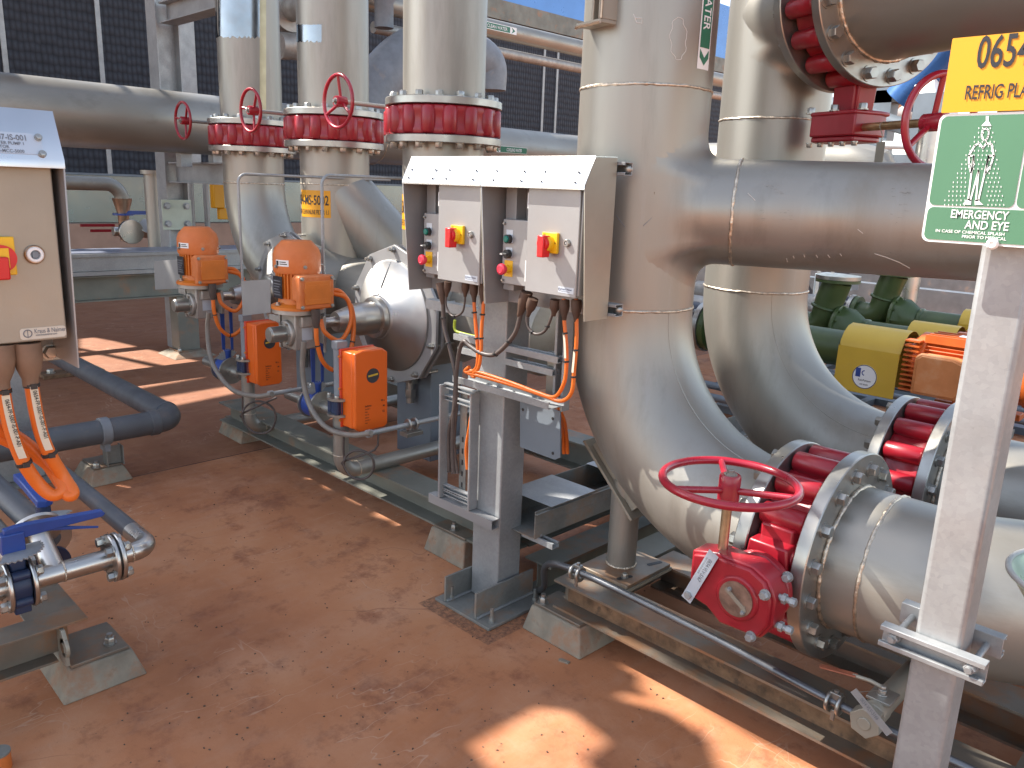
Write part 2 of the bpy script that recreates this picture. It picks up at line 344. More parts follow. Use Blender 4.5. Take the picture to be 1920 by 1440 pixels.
def glyphs(s):
    if s not in _tc:
        cu = bpy.data.curves.new('t', 'FONT'); cu.body = s; cu.size = 1; cu.resolution_u = 3; cu.offset = .012
        o = bpy.data.objects.new('t', cu); C.objects.link(o); dg = bpy.context.evaluated_depsgraph_get()
        me = bpy.data.meshes.new_from_object(o.evaluated_get(dg)); vs = [tuple(v.co) for v in me.vertices]; fs = [tuple(p.vertices) for p in me.polygons]
        C.objects.unlink(o); bpy.data.objects.remove(o); bpy.data.meshes.remove(me)
        wd = max((v[0] for v in vs), default=0); _tc[s] = (vs, fs, wd)
    return _tc[s]
def lettering(parent, mat, items, mapf, name='lettering'):
    # items: (string, u, v, cap height, align, x-squeeze); mapf(u,v)->world point just proud of the surface
    b = MB()
    for (s, u, v, h, al, sq) in items:
        vs, fs, wd = glyphs(s); k = h/.72; off = {'l': 0, 'c': -wd/2, 'r': -wd}[al]
        b.add([mapf(u+(x+off)*k*sq, v+y*k) for x, y, _ in vs], fs)
    return b.build(name, mat, parent)
def plane(o, u, v, n, lift=.0012):
    o, u, v, n = V(o), V(u).normalized(), V(v).normalized(), V(n).normalized()
    return lambda a, b: o+u*a+v*b+n*lift
# ================= SETTING
b = MB(); b.add([(-300, -300, 0), (300, -300, 0), (300, 300, 0), (-300, 300, 0)], [(0, 1, 2, 3)])
fl = b.build('floor', FLOOR); fl['kind'] = 'structure'
X_, Y_, Z_ = V((1, 0, 0)), V((0, 1, 0)), V((0, 0, 1))

# ================= LARGE RIGHT HAND PIPEWORK
RP = .2285
A1, A2 = V((-1.79, 2.43, 0)), V((-1.80, 3.385, 0))
ZV = .615
def weld(parent, c, ax, R, r=.0055):
    b = MB(); ax = V(ax).normalized(); rf = Z_ if abs(ax.z) < .9 else X_; u = ax.cross(rf).normalized(); w_ = ax.cross(u); N = 220
    ph = [random.random()*6 for _ in range(4)]
    pts, rs = [], []
    for i in range(N):
        a = 2*pi*i/N; h = .0007*(sin(9*a+ph[0])+sin(23*a+ph[1])*.6+random.uniform(-.5, .5))
        pts.append(V(c)+(u*cos(a)+w_*sin(a))*(R-r*.25)+ax*h); rs.append(r*(1+.12*sin(31*a+ph[2])+random.uniform(-.14, .14)))
    b.tube(pts, rs, 8, closed=True); return b.build('weld_bead', WELD, parent, ang=80)
def elbow_pts(c, d0, d1, R, k=28):
    # starts at c heading d0, turns to d1
    ce = V(c)+V(d1)*R; return [ce-V(d1)*R*cos(pi/2*i/k)+V(d0)*R*sin(pi/2*i/k) for i in range(k+1)]
def tee_branch(b, A, z, yaw, rb, R, L, rho=.05, n=72):
    ax = V((cos(yaw), sin(yaw), 0)); h = V((-sin(yaw), cos(yaw), 0)); prof = []
    K = 8; o = V((A.x, A.y, z)); vs = []; fs = []; rows = K+2
    for i in range(n):
        a = 2*pi*i/n; e = h*cos(a)+Z_*sin(a)
        def ax_at(r): return sqrt(max(0, R*R-(r*cos(a))**2))
        r1 = rb+rho; cc_ = abs(cos(a))
        if cc_ > 1e-3: r1 = min(r1, R*.93/cc_)
        r1 = max(r1, rb+.004) if rb < R*.9 else max(r1, rb+.0005)
        if r1*cc_ < R*.995: a0 = ax_at(r1); ac = a0+(r1-rb)*r1*cc_*cc_/a0
        else: a0 = 0.; ac = max(ax_at(min(rb, R*.999)), a0)
        a2 = ac+rho*.8
        for j in range(K+1):
            t = j/K; r = (1-t)**2*r1+2*t*(1-t)*rb+t*t*rb; hh = (1-t)**2*a0+2*t*(1-t)*ac*1.0+t*t*a2; vs.append(o+e*r+ax*hh)
        vs.append(o+e*rb+ax*L)
    for i in range(n):
        j = (i+1) % n
        for t in range(rows-1): fs.append((i*rows+t, i*rows+t+1, j*rows+t+1, j*rows+t))
    return b.add(vs, [f[::-1] for f in fs])
def bolts_on(b, c, ax, pcd, n, af, h, a0=0., inner=False, stud=0.):
    c, ax = V(c), V(ax).normalized(); rf = Z_ if abs(ax.z) < .9 else X_; u = ax.cross(rf).normalized(); w_ = ax.cross(u)
    for i in range(n):
        a = a0+2*pi*i/n; p = c+(u*cos(a)+w_*sin(a))*pcd; b.bolt(p, ax, af, h, random.random()*2)
        if stud: b.cyl(p, p+ax*(h+stud), af*.3, n=10)
def flange(parent, c, ax, ro, ri, t, n=16, af=.036, h=.024, a0=None, mat=None, pcd=None, bolts=1):
    b = MB(); b.ring(c, ax, ro, ri, t, 96); f = b.build('flange', mat or MACH, parent)
    if bolts:
        p = pcd or .283; c2 = V(c)+V(ax).normalized()*t; ax = V(ax).normalized(); rf = Z_ if abs(ax.z) < .9 else X_; u = ax.cross(rf).normalized(); w_ = ax.cross(u)
        for i in range(n):
            a = (pi/n if a0 is None else a0)+2*pi*i/n; b = MB(); b.bolt(c2+(u*cos(a)+w_*sin(a))*p, ax, af, h, random.random()*2); b.build('bolt', MACH, f)
    return f

# --- front riser
r1 = root('cooling_water_pipe', 'tall stainless riser nearest the grey cabinets, with a green WATER marker and lower bend', 'pipe', A1)
b = MB(); b.tube([A1+Z_*1.301, A1+Z_*2.045, A1+Z_*4.6], RP, 96, cap=True); b.build('riser', STEEL, r1)
b = MB(); b.tube(elbow_pts(A1+Z_*1.301, -Z_, X_, .686, 36), RP, 96, cap=False); b.build('elbow', STEEL, r1)
b = MB(); tee_branch(b, A1, 1.645, radians(24), .18, RP, 2.6, .09); b.build('branch', STEEL, r1)
weld(r1, A1+Z_*1.301, Z_, RP); weld(r1, A1+Z_*2.045, Z_, RP)
d24 = V((cos(radians(24)), sin(radians(24)), 0)); weld(r1, A1+Z_*1.645+d24*.355, d24, .18)
# lengthwise seam of the elbow, both cheeks
for sgn in (1,):
    pts = [V((A1.x+.686-.468*cos(pi/2*i/30)*1.0, 0, 1.301-.468*sin(pi/2*i/30))) for i in range(31)]
    yy = A1.y-sqrt(RP**2-(.686-.468)**2)*sgn
    b = MB(); b.tube([V((p.x, yy, p.z)) for p in pts], .0014, 6); b.build('seam', STEEL, r1)
# welded bracket high on the riser
def rad_pt(A, R, ang, z): return V((A.x+R*cos(ang), A.y+R*sin(ang), z))
fa = atan2(-A1.y, -A1.x)
def surf(A, R, px, py_):
    # nearest hit of a photo ray with the vertical cylinder
    v = ray(px, py_); a_, b_, c_ = v.x**2+v.y**2, 2*(-(A.x*v.x)-(A.y*v.y)), A.x**2+A.y**2-R*R
    t = (-b_-sqrt(max(0, b_*b_-4*a_*c_)))/(2*a_); return EYE+v*t
b = MB(); p0 = surf(A1, RP, 1122, 52); n0 = (V((p0.x, p0.y, 0))-A1).normalized(); tn = Z_.cross(n0)
if tn.dot(CR) < 0: tn = -tn
b.prism([(-.05, 0), (.075, -.0), (.075, .012), (-.05, .012)], p0-n0*.03, tn, Z_, n0, .085)
b.prism([(.063, .012), (.075, .012), (.075, .5), (.063, .5)], p0-n0*.03, tn, Z_, n0, .085)
b.prism([(-.05, .012), (-.005, .012), (-.09, .25), (-.13, .25)], p0-n0*.045, tn, Z_, n0, .012)
b.prism([(-.005, .012), (.008, .012), (.008, .5), (-.005, .5)], p0-n0*.03, tn, Z_, n0, .06)
b.build('bracket', CREAM, r1, bevel=.002)
b = MB(); b.tube([p0+tn*(-.05+.125*i/14)+n0*.056+Z_*(-.001+random.uniform(-.002, .002)) for i in range(15)], .005, 6)
b.tube([p0+tn*.077+n0*.054+Z_*(.012+.4*i/30) for i in range(31)], .005, 6); b.build('weld_bead', COPPER, r1)
# pipe marker WATER with arrow, wrapped on the shell
def wrapmap(A, R, ang0, z0, lift):
    return lambda u, v: V((A.x+(R+lift)*cos(ang0+v/R), A.y+(R+lift)*sin(ang0+v/R), z0-u))
pm0, pm1 = surf(A1, RP, 1306, 128), surf(A1, RP, 1327, 133)
a0 = atan2(pm0.y-A1.y, pm0.x-A1.x); a1 = atan2(pm1.y-A1.y, pm1.x-A1.x)
top = 2.62; bot = (pm0.z+pm1.z)/2
def patch(b, A, R, a0, a1, z0, z1, lift, n=6):
    vs = [V((A.x+(R+lift)*cos(a0+(a1-a0)*i/n), A.y+(R+lift)*sin(a0+(a1-a0)*i/n), z)) for i in range(n+1) for z in (z0, z1)]
    b.add(vs, [(2*i, 2*i+2, 2*i+3, 2*i+1) for i in range(n)])
b = MB(); patch(b, A1, RP, a0, a1, bot, top, .001); mk = b.build('pipe_marker', WHT, r1)
wpx = (a1-a0); b = MB(); patch(b, A1, RP, a0+wpx*.09, a0+wpx*.91, bot+.066, top-.01, .0018)
mpf = wrapmap(A1, RP, a0, bot, .0018); Wm = wpx*RP
def mp2(u, v): return V((A1.x+(RP+.0018)*cos(a0+v/RP), A1.y+(RP+.0018)*sin(a0+v/RP), bot+u))
b.add([mp2(*q) for q in ((.062, Wm*.12), (.036, Wm*.12), (.012, Wm*.5), (.036, Wm*.88), (.062, Wm*.88), (.036, Wm*.5))], [(0, 1, 2, 5), (5, 2, 3, 4)])
b.build('marker_panel', GRNM, mk)
lettering(mk, WHT, [('WATER', .015, Wm*.22, Wm*.56, 'r', .78)], lambda u, v: V((A1.x+(RP+.0028)*cos(a0+v/RP), A1.y+(RP+.0028)*sin(a0+v/RP), bot+.135-u)))
# weld spatter mark and rusty scrape on the tee
pa = [surf(A1, RP+.001, *q) for q in ((1226, 361), (1232, 356), (1241, 357), (1256, 355), (1270, 355), (1272, 359), (1258, 361), (1243, 362), (1234, 364), (1228, 369))]
b = MB(); b.add(pa, [tuple(range(len(pa)))]); b.build('rust_scrape', RUSTY, r1)
b = MB(); sc = [surf(A1, RP+.0005, *q) for q in ((1270, 362), (1250, 382), (1228, 402), (1206, 424))]
b.tube(sc, .0011, 5); sc = [surf(A1, RP+.0005, *q) for q in ((1155, 403), (1172, 426))]; b.tube(sc, .0009, 5); b.build('scratch', GREYST, r1)

# chalk ring, old tape marks and scratches from handling
b = MB(); b.tube([surf(A1, RP+.0002, 1272+15*cos(2*pi*i/40)+2*sin(5*i), 72+40*sin(2*pi*i/40)) for i in range(40)], .0011, 5, closed=True)
b.tube([surf(A1, RP+.0002, x, y) for x, y in ((1188, 26), (1194, 42), (1204, 44), (1204, 34), (1190, 34))], .0018, 5); b.build('chalk_mark', pm('chalk_line', (.56, .54, .50), .8), r1)
def br_pt(px, py_):
    # photo ray against the branch cylinder
    v = ray(px, py_); ax = d24; o_ = EYE-(A1+Z_*1.645); vp = v-ax*v.dot(ax); op = o_-ax*o_.dot(ax); a_, b_, c_ = vp.dot(vp), 2*vp.dot(op), op.dot(op)-.1805**2
    t = (-b_-sqrt(max(0, b_*b_-4*a_*c_)))/(2*a_); return EYE+v*t
b = MB()
for x, y, w_, h_ in ((1415, 346, 46, 5), (1420, 352, 60, 20), (1412, 388, 22, 26), (1455, 386, 30, 28), (1668, 348, 26, 22), (1664, 382, 34, 38), (1640, 462, 60, 24), (1692, 352, 14, 12)):
    for k in range(7):
        xx, yy = x+random.random()*w_, y+random.random()*h_; ww, hh = random.uniform(1.5, 9), random.uniform(.6, 2.2); b.add([br_pt(xx, yy), br_pt(xx+ww, yy+.3), br_pt(xx+ww*.9, yy+hh), br_pt(xx+ww*.1, yy+hh*.9)], [(0, 3, 2, 1)])
b.build('tape_residue', pm('tape_residue', (.24, .225, .20), .7, 0, .3, 60), r1)
b = MB()
for P in (((1608, 430), (1618, 438)), ((1640, 476), (1660, 482), (1686, 492), (1706, 503)), ((1475, 485), (1476, 491)), ((1487, 480), (1489, 484)), ((1507, 478), (1509, 482)), ((1530, 478), (1533, 483)), ((1552, 478), (1556, 483)), ((1575, 476), (1578, 480)), ((1402, 362), (1416, 376))): b.tube([br_pt(*p) for p in P], .0012, 5)
b.build('scratch', pm('pale_scratch', (.55, .50, .44), .6), r1)
# --- rear riser
r2 = root('cooling_water_pipe', 'tall stainless riser standing behind the WATER riser, sunlit white along its left side', 'pipe', A2)
ZT = 2.43; yawt = radians(-24); dT = V((cos(yawt), sin(yawt), 0))
b = MB(); b.tube([A2+Z_*1.301, A2+Z_*2.02, A2+Z_*4.6], RP, 96); b.build('riser', STEEL, r2)
b = MB(); b.tube(elbow_pts(A2+Z_*1.301, -Z_, X_, .686, 36), RP, 96, cap=False); b.build('elbow', STEEL, r2)
b = MB(); tee_branch(b, A2, ZT, yawt, RP*.995, RP, .36, .05); b.build('branch', STEEL, r2)
weld(r2, A2+Z_*1.301, Z_, RP); weld(r2, A2+Z_*2.02, Z_, RP)
pts = [V((A2.x+.686-.52*cos(pi/2*i/30), A2.y-sqrt(RP**2-.166**2), 1.301-.52*sin(pi/2*i/30))) for i in range(31)]
b = MB(); b.tube(pts, .0014, 6); b.build('seam', STEEL, r2)

# --- big butterfly valves
def valve(label, c, ax, gdir, wheel_dir, kind, lug=.034, dr=0.):
    # c centre of the body, ax pipe axis, gdir towards the gearbox
    c, ax, gdir = V(c), V(ax).normalized(), V(gdir).normalized(); T = .15; rt = root('butterfly_valve', label, 'valve', c)
    b = MB(); b.lathe([(.18, -T/2), (.262+dr, -T/2), (.268+dr, -T/2+.02), (.262+dr, -T*.25), (.258+dr, 0), (.262+dr, T*.25), (.268+dr, T/2-.02), (.262+dr, T/2), (.18, T/2)], c, ax, 96, closed=True)
    rf = Z_ if abs(ax.z) < .9 else X_; u = ax.cross(rf).normalized(); w_ = ax.cross(u); n = 16
    for i in range(n):
        a = pi/n+2*pi*i/n; p = c+(u*cos(a)+w_*sin(a))*.283
        b.lathe([(lug-.006, -T/2+.004), (lug, -T/2+.012), (lug, T/2-.012), (lug-.006, T/2-.004)], p, ax, 24)
        b.prism([(-lug*.86, -.04), (lug*.86, -.04), (lug*.86, 0), (-lug*.86, 0)], p-ax*(T/2-.008), ax.cross((u*cos(a)+w_*sin(a))), (u*cos(a)+w_*sin(a)), ax, T-.016)
    b.build('body', RED, rt, bevel=.004)
    b = MB()
    for i in range(n):
        a = pi/n+2*pi*i/n; p = c+(u*cos(a)+w_*sin(a))*.283; b.cyl(p-ax*(T/2+.03), p+ax*(T/2+.03), .012, n=12)
    b.build('stud', BLK, rt)
    return rt
CV1 = V((-.985, 2.42, ZV)); v1 = valve('red lugged butterfly valve at the foot of the front riser, horizontal handwheel on top', CV1, X_, -Y_, Z_, 1)
# neck, gearbox, stem and wheel (front valve)
b = MB(); gx = -.985; gz = ZV-.02
b.prism([(-.05, -.03), (.05, -.03), (.075, .05), (-.075, .05)], (gx, 2.17, gz+.06), X_, Y_, Z_, .10)
b.box((gx-.05, 2.03, gz-.045), (gx+.05, 2.2, gz+.06)); b.cyl((gx, 2.04, gz), (gx, 2.07, gz), .105, n=40)
b.prism([(-.07, 0), (.07, 0), (.06, .085), (-.06, .085)], (gx, 2.09, gz+.035), X_, Z_, Y_, .075); b.build('neck', RED, v1, bevel=.006)
b = MB(); oc = [(.105*cos(pi/8+pi/4*i), .105*sin(pi/8+pi/4*i)) for i in range(8)]
hous = [(-.165, -.005), (-.165, .085), (-.085, .105), (-.05, .103), (.03, .105), (.08, .08), (.105, .03), (.105, -.05), (.075, -.1), (-.05, -.105), (-.10, -.07), (-.15, -.06)]
b.prism(hous, (gx, 1.955, gz), X_, Z_, Y_, .078)
cov = [(x*.93, z*.93) for x, z in hous]; b.prism(cov, (gx, 1.94, gz), X_, Z_, Y_, .02)
b.cyl((gx, 1.934, gz), (gx, 1.945, gz), .066, n=40); gb = b.build('gearbox', RED, v1, bevel=.006)
b = MB(); b.cyl((gx, 1.9305, gz), (gx, 1.935, gz), .052, n=40); pl = b.build('indicator_plate', PLATEDK, gb)
b = MB(); ca, sa = cos(-.6), sin(-.6)
b.prism([(-.04, -.006), (.03, -.006), (.03, -.011), (.045, 0), (.03, .011), (.03, .006), (-.04, .006)], (gx, 1.9285, gz), (ca, 0, sa), (-sa, 0, ca), Y_, .002); b.build('pointer', CREAM, pl)
b = MB()
for dx, dz in ((.082, .045), (.055, -.095), (-.15, -.048)): b.bolt((gx+dx, 1.94, gz+dz), -Y_, .022, .014)
for dx, dz in ((.027, -.03), (-.02, .024)): b.bolt((gx+dx, 1.9305, gz+dz), -Y_, .009, .006)
for dz in (.03, -.055): b.cyl((gx+.1, 1.985, gz+dz), (gx+.15, 1.985, gz+dz), .009, n=12); b.hexa((gx+.112, 1.985, gz+dz), X_, .026, .012); b.hexa((gx+.135, 1.985, gz+dz), X_, .022, .016)
b.bolt((gx+.095, 2.04, gz+.07), -Y_, .022, .016); b.build('bolt', GALV, gb)
gm = plane((gx, 1.94, gz), X_, Z_, -Y_, .0008)
lettering(gb, RED, [('I\u039bEI', -.125, .018, .026, 'c', .9), ('IP67', -.03, .085, .012, 'c', 1), ('SHUT', .0, -.088, .01, 'c', 1)], lambda u, v: gm(u, v))
sx, sy = -1.075, 1.995
b = MB(); b.cyl((sx, sy, gz+.06), (sx, sy, .90), .0145, n=20); b.build('stem', pm('brassy_stem', (.52, .42, .28), .35, 1, .3, 20, 0), v1)
def handwheel(parent, c, ax, R, r=.0125, spokes=3, a0=0., rim=None, hub=.028, hl=.05, mat=None):
    b = MB(); c, ax = V(c), V(ax).normalized(); rf = Z_ if abs(ax.z) < .9 else X_; u = ax.cross(rf).normalized(); w_ = ax.cross(u)
    b.torus(c, ax, R, r, 80, 14)
    for i in range(spokes):
        a = a0+2*pi*i/spokes; e = u*cos(a)+w_*sin(a); b.cyl(c-ax*hl*.3+e*hub*.7, c+e*(R-r*.3), r*.8, n=14)
    b.lathe([(.012, -hl*.75), (hub, -hl*.75), (hub, hl*.22), (hub*.9, hl*.3), (.012, hl*.3)], c, ax, 32, closed=True)
    h = b.build('handwheel', mat or REDH, parent)
    b = MB(); b.cyl(c, c+ax*hl*.33, hub*.62, n=24); b.bolt(c+ax*hl*.33, ax, hub*.6, .009); b.build('hub_bolt', MACH, h); return h
handwheel(v1, (sx, sy, .905), Z_, .19, .0125, 3, radians(38), hub=.031, hl=.075)

# flanges, back one belongs to the riser, near one to the outlet pipe
flange(r1, (-1.062, CV1.y, ZV), -X_, .32, .20, .042, 16, .036, .024)
b = MB(); b.cyl((-1.11, 2.42, ZV), (-1.07, 2.42, ZV), RP, n=96); b.build('stub_end', STEELX, r1)
def outlet(label, Y0, zc, x0, full=True):
    o = root('outlet_pipe', label, 'pipe', (x0, Y0, zc))
    flange(o, (x0, Y0, zc), X_, .333, .19, .042, 16, .034, .02)
    b = MB(); pts = [V((x0+.03, Y0, zc)), V((x0+.17, Y0, zc)), V((x0+.34, Y0, zc)), V((x0+1.05, Y0+.42, zc)), V((x0+2.6, Y0+1.35, zc))]
    b.tube(fillet(pts, [0, .9, 0], 20), RP, 96); b.build('pipe_shell', STEELX, o)
    weld(o, (x0+.047, Y0, zc), X_, RP+.001, .007); weld(o, (x0+.155, Y0, zc), X_, RP, .006); return o
o1 = outlet('stainless outlet pipe bolted to the front red valve and passing behind the galvanised post', 2.42, ZV, -.908)
CV2 = V((-.985, 3.385, ZV)); v2 = valve('red lugged butterfly valve behind the front one, its gearbox hidden', CV2, X_, Y_, Z_, 2)
b = MB(); b.box((-1.06, 3.66, ZV-.08), (-.91, 3.85, ZV+.1)); b.box((-1.14, 3.8, ZV-.1), (-.87, 3.9, ZV+.1)); b.build('gearbox', RED, v2, bevel=.01)
flange(r2, (-1.062, 3.385, ZV), -X_, .32, .20, .042, 16); b = MB(); b.cyl((-1.12, 3.385, ZV), (-1.07, 3.385, ZV), RP, n=96); b.build('stub_end', STEELX, r2)
o2 = outlet('stainless outlet pipe bolted to the rear red valve, mostly behind the galvanised post', 3.385, ZV, -.908)
# --- top valve on the rear riser branch
bT = A2+Z_*ZT
flange(r2, bT+dT*.375, -dT, .32, .20, .042, 16)
CVT = bT+dT*.46
vT = valve('red lugged butterfly valve high at the top right, gearbox slung underneath', CVT, dT, -Z_, dT, 3)
nT = V((-dT.y, dT.x, 0))   # away from the camera side
b = MB(); b.prism([(-.075, .0), (.075, 0), (.06, -.17), (-.06, -.17)], CVT-Z_*.25-nT*.04, dT, Z_, nT, .085); b.box((0, 0, 0), (0, 0, 0)) if False else None
b.prism([(-.055, 0), (.055, 0), (.055, .2), (-.055, .2)], CVT-Z_*.43-nT*.05, dT, Z_, nT, .1)
b.build('neck', RED, vT, bevel=.006)
gc = V(CVT-Z_*.475); gq = -nT
b = MB(); b.prism([(-.12, -.07), (.11, -.07), (.13, -.02), (.13, .10), (-.08, .12), (-.13, .06)], gc-Z_*.02, dT, gq, Z_, .085)
b.prism([(-.12, -.06), (.10, -.06), (.12, -.02), (.12, .09), (-.08, .11), (-.12, .06)], gc-Z_*.04, dT, gq, Z_, .02)
b.prism([(-.135, -.075), (.12, -.075), (.135, -.02), (.135, .105), (-.08, .125), (-.135, .065)], gc+Z_*.055, dT, gq, Z_, .016)
g2 = b.build('gearbox', RED, vT, bevel=.006)
b = MB()
for s_, q_ in ((-.12, .09), (0.02, .1), (.13, .07)): b.bolt(gc+dT*s_+gq*q_+Z_*.07, Z_, .026, .02)
for s_ in (-.12, -.06, 0, .06, .12): b.bolt(gc+dT*s_+gq*.08-Z_*.04, -Z_, .018, .012)
b.build('bolt', MACH, g2)
stA = gc+dT*.12+gq*.05+Z_*.01; stB = onY(1718, 253, (stA+dT*.2).y); sd = (V((stB.x, stB.y, 0))-V((stA.x, stA.y, 0)))
wdir = dT; stB = stA+dT*.34
b = MB(); b.cyl(stA, stB+dT*.02, .0145, n=18); b.build('stem', pm('rusty_stem', (.45, .3, .16), .4, .9, .4, 16, 0), vT)
handwheel(vT, stB, dT, .15, .0125, 3, radians(35), hub=.03, hl=.08)
t_ = root('outlet_pipe', 'stainless pipe leaving the top right red valve towards the camera', 'pipe', CVT+dT*.077)
flange(t_, CVT+dT*.077, dT, .32, .19, .042, 16, .04, .026)
b = MB(); b.tube([CVT+dT*.1, CVT+dT*.3, CVT+dT*2.9], RP, 96); b.build('pipe_shell', STEELX, t_)
weld(t_, CVT+dT*.122, dT, RP+.004, .009)
# hanging tag on the top valve stem
tp = stA+dT*.10
b = MB(); b.tube(smoothpath([tp+Z_*.016, tp+gq*.018, tp-Z_*.03, tp-Z_*.055]), .0018, 6); b.prism([(-.02, 0), (.02, 0), (.02, -.13), (-.02, -.13)], tp-Z_*.055, dT, Z_, gq, .0016)
tag(b.build('valve_tag', CREAM, base=tp), 'pale metal tag hanging from the stem of the top right valve', 'tag')
# tag with number on the front gearbox
ta, tb = onY(1335, 1043, 1.93), onY(1288, 1121, 1.93); dn = (tb-ta).normalized(); wd = dn.cross(Y_).normalized()
if wd.x < 0: wd = -wd
nn = wd.cross(dn); nn = nn if nn.y < 0 else -nn
tl = root('valve_tag', 'silver numbered tag 0654-VLV-5167 wired to the front red gearbox', 'tag', ta)
b = MB(); L = (tb-ta).length; b.prism([(-.017, -.012), (.017, -.012), (.017, L+.008), (-.017, L+.008)], ta, wd, dn, -nn, .0015); b.build('plate', TAGB, tl)
lettering(tl, INKG, [('0654-VLV-5167', .012, -.003, .0125, 'l', .78), ('CWS TO CHILLER ISOL VALVE', .012, -.012, .005, 'l', .7)], lambda u, v: ta+dn*u+wd*v+nn*.0012)
b = MB(); b.tube(smoothpath([ta, ta+V((.012, .02, .012)), V((sx, sy-.02, gz+.09))]), .0012, 6); b.cyl(tb-nn*.001, tb+nn*.0018, .003, n=12); b.build('wire', MACH, tl)

# --- pipe foot under the front bend
st = V((-1.745, 2.43, .262)); sp = root('pipe_support', 'stub column with slotted base plate carrying the front stainless bend', 'pipe support', st)
b = MB(); b.cyl(st, st+Z_*.36, .0575, n=48); b.build('column', STEEL, sp)
b = MB(); ang = radians(-45); cc = V((A1.x+.686, 2.43, 1.301)); dd = V((-sin(pi/4), 0, -cos(pi/4))); pc = cc+dd*(.686+RP+.046); tt = V((cos(pi/4), 0, -sin(pi/4)))
b.prism([(-.18, -.075), (.18, -.075), (.18, .075), (-.18, .075)], pc, tt, Y_, dd, .012); b.prism([(-.15, -.05), (.15, -.05), (.15, .05), (-.15, .05)], pc-dd*.075, tt, Y_, dd, .074); b.build('saddle_plate', CREAM, sp, bevel=.002)
b = MB(); b.box((-1.845, 2.28, .237), (-1.60, 2.575, .249)); b.build('shim', CREAM, sp)
b = MB(); b.box((-1.84, 2.285, .25), (-1.605, 2.57, .263)); bp = b.build('base_plate', DUSTST, sp, bevel=.0015)
b = MB()
for x, y in ((-1.655, 2.335), (-1.8, 2.52), (-1.65, 2.525)):
    b.prism([(-.032, -.009), (.032, -.009), (.036, 0), (.032, .009), (-.032, .009), (-.036, 0)], (x, y, .2632), (.3, .95, 0), (-.95, .3, 0), Z_, .0008)
b.build('slot_hole', BLK, bp); b = MB(); b.bolt((-1.655, 2.335, .264), Z_, .02, .014); b.build('slot_bolt', MACH, bp)
weld(sp, st+Z_*.002, Z_, .058, .005)
# --- right skid: front beam, rear beam and end beam
sk = root('pipe_skid', 'long low steel beam frame under the front red valve', 'skid', (-1.8, 2.2, .12))
b = MB(); b.ibeam((-1.86, 2.235, .118), (1.6, 2.235, .118), .15, .118, .009); b.build('front_beam', DUSTST, sk)
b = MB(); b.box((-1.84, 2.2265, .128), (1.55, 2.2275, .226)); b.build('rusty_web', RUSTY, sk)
b = MB(); b.ibeam((-1.7, 2.66, .118), (1.6, 2.66, .118), .15, .118, .009); b.build('rear_beam', DUSTST, sk)
b = MB(); b.ibeam((-1.79, 2.312, .117), (-1.79, 4.3, .117), .14, .117, .009); b.build('end_beam', GREENP, sk)
b = MB(); b.ibeam((-.25, 2.312, .117), (-.25, 4.3, .117), .14, .117, .009); b.build('cross_beam', DUSTST, sk)
b = MB(); b.ibeam((-1.7, 3.5, .118), (1.6, 3.5, .118), .15, .118, .009); b.build('far_beam', DUSTST, sk)
def plinth(c, sx_, sy_, h, label, top=None, bolt=(0, 0), rz=0., taper=.03):
    c = V(c); p = root('concrete_plinth', label, 'plinth', c, rz)
    b = MB(); b.lathe([(1, 0), (1, 1)], (0, 0, 0), Z_, 4) if False else None
    x, y = sx_/2, sy_/2
    def jit(): return random.uniform(-.006, .006)
    vs = [(-x+jit(), -y+jit(), 0), (x+jit(), -y+jit(), 0), (x+jit(), y+jit(), 0), (-x+jit(), y+jit(), 0)]+[(-x+taper, -y+taper, h), (x-taper, -y+taper, h), (x-taper, y-taper, h), (-x+taper, y-taper, h)]
    b.add(vs, [(0, 3, 2, 1), (4, 5, 6, 7), (0, 1, 5, 4), (1, 2, 6, 5), (2, 3, 7, 6), (3, 0, 4, 7)]); b.build('grout', CONC, p, local=True, bevel=.006)
    b = MB(); b.box((-x+taper+.008, -y+taper+.008, h+.0005), (x-taper-.008, y-taper-.008, h+.012)); b.build('anchor_plate', DUSTST, p, local=True, bevel=.002)
    b = MB(); bx, by = bolt; b.bolt((bx, by, h+.012), Z_, .03, .022); b.cyl((bx, by, h+.012), (bx, by, h+.05), .010, n=12); b.build('anchor_bolt', MACH, p, local=True); return p
pq = onZ(1083, 1235); plinth((pq.x-.14, pq.y+.10, 0), .31, .22, .105, 'sloping concrete plinth with one bolt in front of the stainless pipe foot', bolt=(-.09, -.05))
# conduit along the skid with saddle clamps
cA, cB = onY(966, 1032, 2.135), V((1.3, 2.135, .232)); cA = V((-2.15, 2.17, .03))
cd = root('conduit', 'slim steel conduit running along the front skid beam from the stand', 'conduit', (-1.85, 2.135, .2))
z1 = onY(1090, 1080, 2.135).z; z2 = onY(1560, 1318, 2.135).z
b = MB(); b.tube(smoothpath([(-2.1, 2.33, .03), (-1.99, 2.25, .12), (-1.83, 2.14, z1), (-1.2, 2.135, z1), (-.6, 2.135, z2), (.3, 2.135, z2), (1.4, 2.135, z2)], 6), .0125, 14); b.build('tube', pm('conduit_steel', (.13, .135, .145), .36, .7, .15, 8), cd)
def clampc(x, z):
    b = MB()
    for dx in (-.016, .016): b.ring((x+dx-.006, 2.135, z+.004), X_, .030, .0128, .012, 28)
    b.box((x-.016, 2.13, z+.012), (x+.016, 2.15, z+.036)); b.hexa((x, 2.14, z+.036), Z_, .014, .008); b.box((x-.006, 2.128, z-.05), (x+.006, 2.136, z-.016)); b.build('saddle_clamp', MACH, cd, bevel=.002)
clampc(onY(1082, 1075, 2.135).x, z1); clampc(onY(1567, 1305, 2.135).x, z2)
